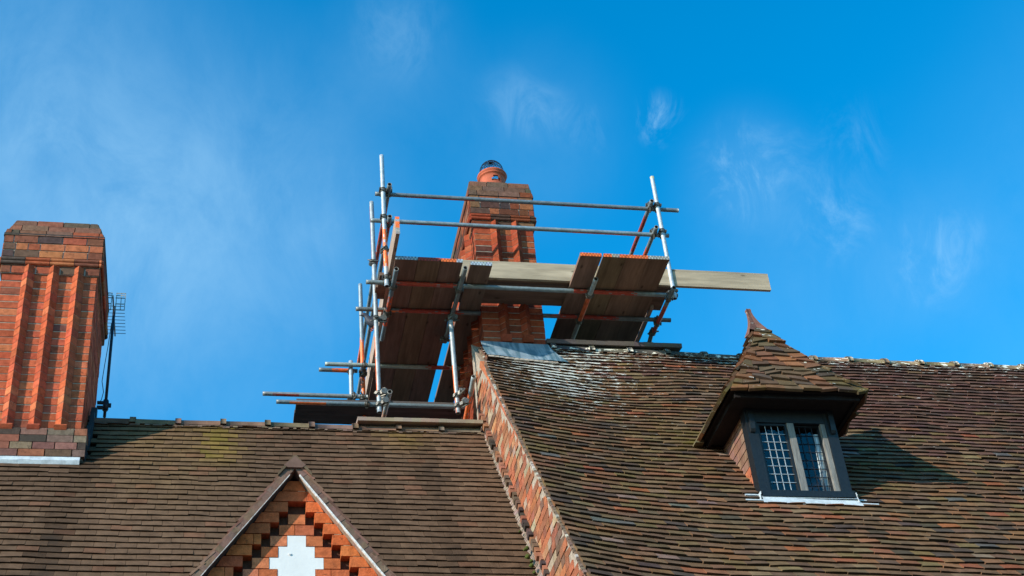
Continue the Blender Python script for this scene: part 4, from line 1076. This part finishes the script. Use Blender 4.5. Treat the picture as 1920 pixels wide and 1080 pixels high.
lx = [(1.722, .2305, SILV, 11.700, 'scaffold board on the left platform, outermost on the left, pale zigzag end band'),
      (1.957, .2305, RED, 11.700, 'scaffold board second from the left on the left platform, with dull red end band'),
      (2.192, .2280, [ORG, ORG, SILV], 11.705, 'scaffold board third from the left on the left platform, orange end band'),
      (2.505, .2280, SILV, 11.735, 'lone scaffold board right of the gap, beside the middle chimney, pale end band')]
for i, (x, wd, bc, y0, lb) in enumerate(lx):
    board((x, y0, ZB + (.0 if i % 2 else .001)), (wd, 3.9, TH), 'y', vary(WOOD, .12), lb, bc, skew=(.0, .0, .0, -.012)[i])
rx = [(3.622, .2260, [ORG], 'scaffold board on the right platform nearest the chimney, bright orange end band'),
      (3.872, .2370, [ORG, (.4, .35, .28), ORG], 'scaffold board second from left on the right platform, worn orange band'),
      (4.113, .2350, [ORG], 'scaffold board third from left on the right platform, orange end band'),
      (4.352, .2290, [(.38, .36, .32)], 'scaffold board at the far right of the right platform, grey end band')]
for i, (x, wd, bc, lb) in enumerate(rx):
    board((x, 11.50, ZB + (.001 if i % 2 else 0)), (wd, 3.0, TH), 'y', vary(WOOD, .15), lb, bc, skew=(-.01, .006, .006, .006)[i])
# boards lying across, from one platform to the other
board((1.60, 12.035, ZB + TH + .004), (3.17, .205, TH), 'x', vary(WOOD, .1), 'front one of two boards bridging the platforms in front of the chimney')
board((1.58, 12.243, ZB + TH + .004), (3.16, .205, TH), 'x', vary(WOOD, .1), 'rear one of two boards bridging the platforms, closest to the chimney front')
board((1.76, 11.992, ZB + TH + .003), (4.115, .038, .222), 'x', vary(WOODL, .05), 'long pale toe board on edge sticking out far to the right of the scaffold', group='toe boards', band=(.34, .28, .24), cat='toe board')
board((1.686, 11.33, ZB + TH - .008), (.038, 3.9, .222), 'y', WOODL, 'toe board on edge along the left side of the left platform, orange banded end', band=[(.35, .3, .25), (.35, .3, .25), ORG, ORG, (.4, .4, .38), ORG], group='toe boards', cat='toe board')
board((4.60, 12.35, ZB + .004), (.036, 2.2, .20), 'y', WOODL, 'toe board on edge at the right side of the right platform', group='toe boards', cat='toe board')
# lower lift behind the left ridge
board((.842, 13.53, 10.296), (1.86, .222, TH), 'x', (.10, .085, .08), 'front one of two dark boards on the low tubes behind the left ridge', group='boards behind the ridge')
board((.835, 13.755, 10.296), (1.85, .222, TH), 'x', (.10, .085, .08), 'rear one of two dark boards on the low tubes behind the left ridge', group='boards behind the ridge')
# planks bedded on the ridges
def sole(p0, ln, a, wd, th, c, label):
    mb = MB(); u = X; v = V((0, math.cos(a), math.sin(a))); n_ = V((0, -math.sin(a), math.cos(a))); n = 14
    for i in range(n):
        mb.obox(V(p0), u, v, n_, ln * i / n, ln * (i + 1) / n, 0, wd, 0, th + random.uniform(-.003, .003), vary(c, .06))
    put('sole_board', mb, M_wx, None, label=label, cat='sole board', group='sole boards on the ridges')
sole((1.345, 12.13, 9.20), 1.235, R(10), .225, .036, (.33, .25, .18), 'short weathered plank lying on the left ridge under the scaffold legs')
sole((3.41, 12.44, RRp.z + .035), 1.50, R(10), .225, .05, (.10, .08, .07), 'dark plank lying on the right ridge under the right platform')
sole((3.40, 12.68, RRp.z + .078), .75, R(6), .20, .05, (.12, .09, .08), 'short dark plank behind the longer one on the right ridge')

# ------------------------------------------------------------------ television aerial on the left chimney
an = empty('tv_aerial', (-1.10, 13.0, 9.72), label='thin black pole aerial clamped to the right side of the left chimney', cat='aerial')
def part(nm, f, m_, par=an): mb = MB(); f(mb); return put(nm, mb, m_, par)
ax0 = -1.105; ay = 13.05
part('mast', lambda m: m.cyl((ax0, ay, 9.74), (ax0 - .005, ay, 11.12), .0155, 10), M_wire)
def brk(m):
    m.box(-1.19, ax0 + .03, ay - .02, ay + .02, 9.84, 9.865); m.box(-1.19, ax0 + .03, ay - .02, ay + .02, 9.90, 9.92); m.cyl((ax0, ay, 9.82), (ax0, ay, 9.94), .028, 8); m.box(ax0 + .01, ax0 + .055, ay - .012, ay + .012, 9.86, 9.90)
part('bracket', brk, M_wire)
boom = part('boom', lambda m: m.box(ax0 - .013, ax0 + .001, ay - .30, ay + .42, 11.03, 11.05), M_alu)
for i in range(9):
    y = ay - .10 + i * .062
    part('director', lambda m: m.cyl((ax0 - .11, y, 11.055), (ax0 + .105, y, 11.055), .0035, 6), M_wire, boom)
def refl(m):
    y = ay - .27
    for sx in (-1, 1):
        xa, xb = ax0 + sx * .02, ax0 + sx * .118; lo, hi = min(xa, xb), max(xa, xb)
        for i, zz in enumerate((10.93, 10.985, 11.04, 11.095, 11.145)): m.box(lo, hi, y + .03 * abs(i - 2), y + .03 * abs(i - 2) + .004, zz - .006, zz + .006)
        for xx in (lo, (lo + hi) / 2, hi - .008): m.hexa([(xx, y + .06, 10.93), (xx + .008, y + .06, 10.93), (xx + .008, y + .064, 10.93), (xx, y + .064, 10.93), (xx, y + .06, 11.145), (xx + .008, y + .06, 11.145), (xx + .008, y + .064, 11.145), (xx, y + .064, 11.145)])
part('reflector', refl, M_alu, boom)
def cable(m):
    pts = [V((ax0 - .02, ay, 10.9)), V((ax0 - .03, ay - .02, 10.6)), V((ax0 - .045, ay - .03, 10.35)), V((ax0 - .055, ay - .03, 10.15)), V((ax0 - .03, ay - .03, 10.02)), V((ax0 - .045, ay - .02, 9.93)), V((ax0 - .08, ay, 9.90))]
    for p, q in zip(pts, pts[1:]): m.cyl(p, q, .004, 6)
part('cable', cable, M_wire)

# ------------------------------------------------------------------ pigeon on the scaffold
def pigeon(bx, by, bz):
    bm_ = MB()
    # (x, z, ry, rz): body rings from beak to tail, profile facing left
    rings_ = [(-.150, .185, .001, .001), (-.136, .188, .005, .005), (-.124, .193, .010, .011), (-.112, .198, .020, .021), (-.098, .200, .025, .027), (-.082, .194, .024, .028), (-.068, .178, .024, .030), (-.054, .152, .030, .040),
              (-.034, .122, .042, .052), (-.006, .098, .052, .060), (.030, .084, .054, .058), (.065, .070, .048, .048), (.100, .054, .034, .033), (.130, .040, .024, .018), (.175, .018, .024, .009), (.225, -.004, .026, .005)]
    n = 12; ks = []
    for i, (x, z, ry, rz) in enumerate(rings_):
        a = rings_[max(0, i - 1)]; b = rings_[min(len(rings_) - 1, i + 1)]; d = V((b[0] - a[0], 0, b[1] - a[1])).normalized(); up = V((-d.z, 0, d.x))
        ks.append(len(bm_.v))
        for k in range(n): t = 2 * math.pi * k / n; bm_.v.append(tuple(V((bx + x, by, bz + z)) + Y * (math.cos(t) * ry) + up * (math.sin(t) * rz)))
    for a, b in zip(ks, ks[1:]):
        for k in range(n): j = (k + 1) % n; bm_.face([a + k, b + k, b + j, a + j], (.1, .1, .1), sm=True)
    bm_.face([ks[-1] + k for k in range(n)], (.1, .1, .1))
    o = put('pigeon', bm_, M_bird, None, label='dark pigeon perched beside the toe board at the left of the scaffold', cat='pigeon')
    lg = MB()
    for s in (-1, 1):
        lg.cyl((bx + .01, by + s * .018, bz + .05), (bx + .0, by + s * .018, bz + .004), .004, 6)
        for q in (-.8, 0, .8): lg.cyl((bx, by + s * .018, bz + .005), (bx - .03 * math.cos(q), by + s * .018 + .022 * math.sin(q), bz + .001), .003, 5)
    put('leg', lg, M_terra, o)
    ey = MB(); ey.cyl((bx - .112, by - .022, bz + .203), (bx - .112, by - .0195, bz + .203), .004, 8); put('eye', ey, M_terra, o)
    wg_ = MB()
    for s in (-1, 1):
        pts = [(-.02, .135), (.02, .13), (.08, .095), (.17, .035), (.10, .045), (.03, .06), (-.02, .09)]
        wg_.poly_prism([(bx + a, by + s * .056 - (.006 if s < 0 else 0), bz + b) for a, b in pts], V((0, .006, 0)), (.1, .1, .1))
    put('wing', wg_, M_bird, o)
pigeon(1.64, 13.05, 10.94)
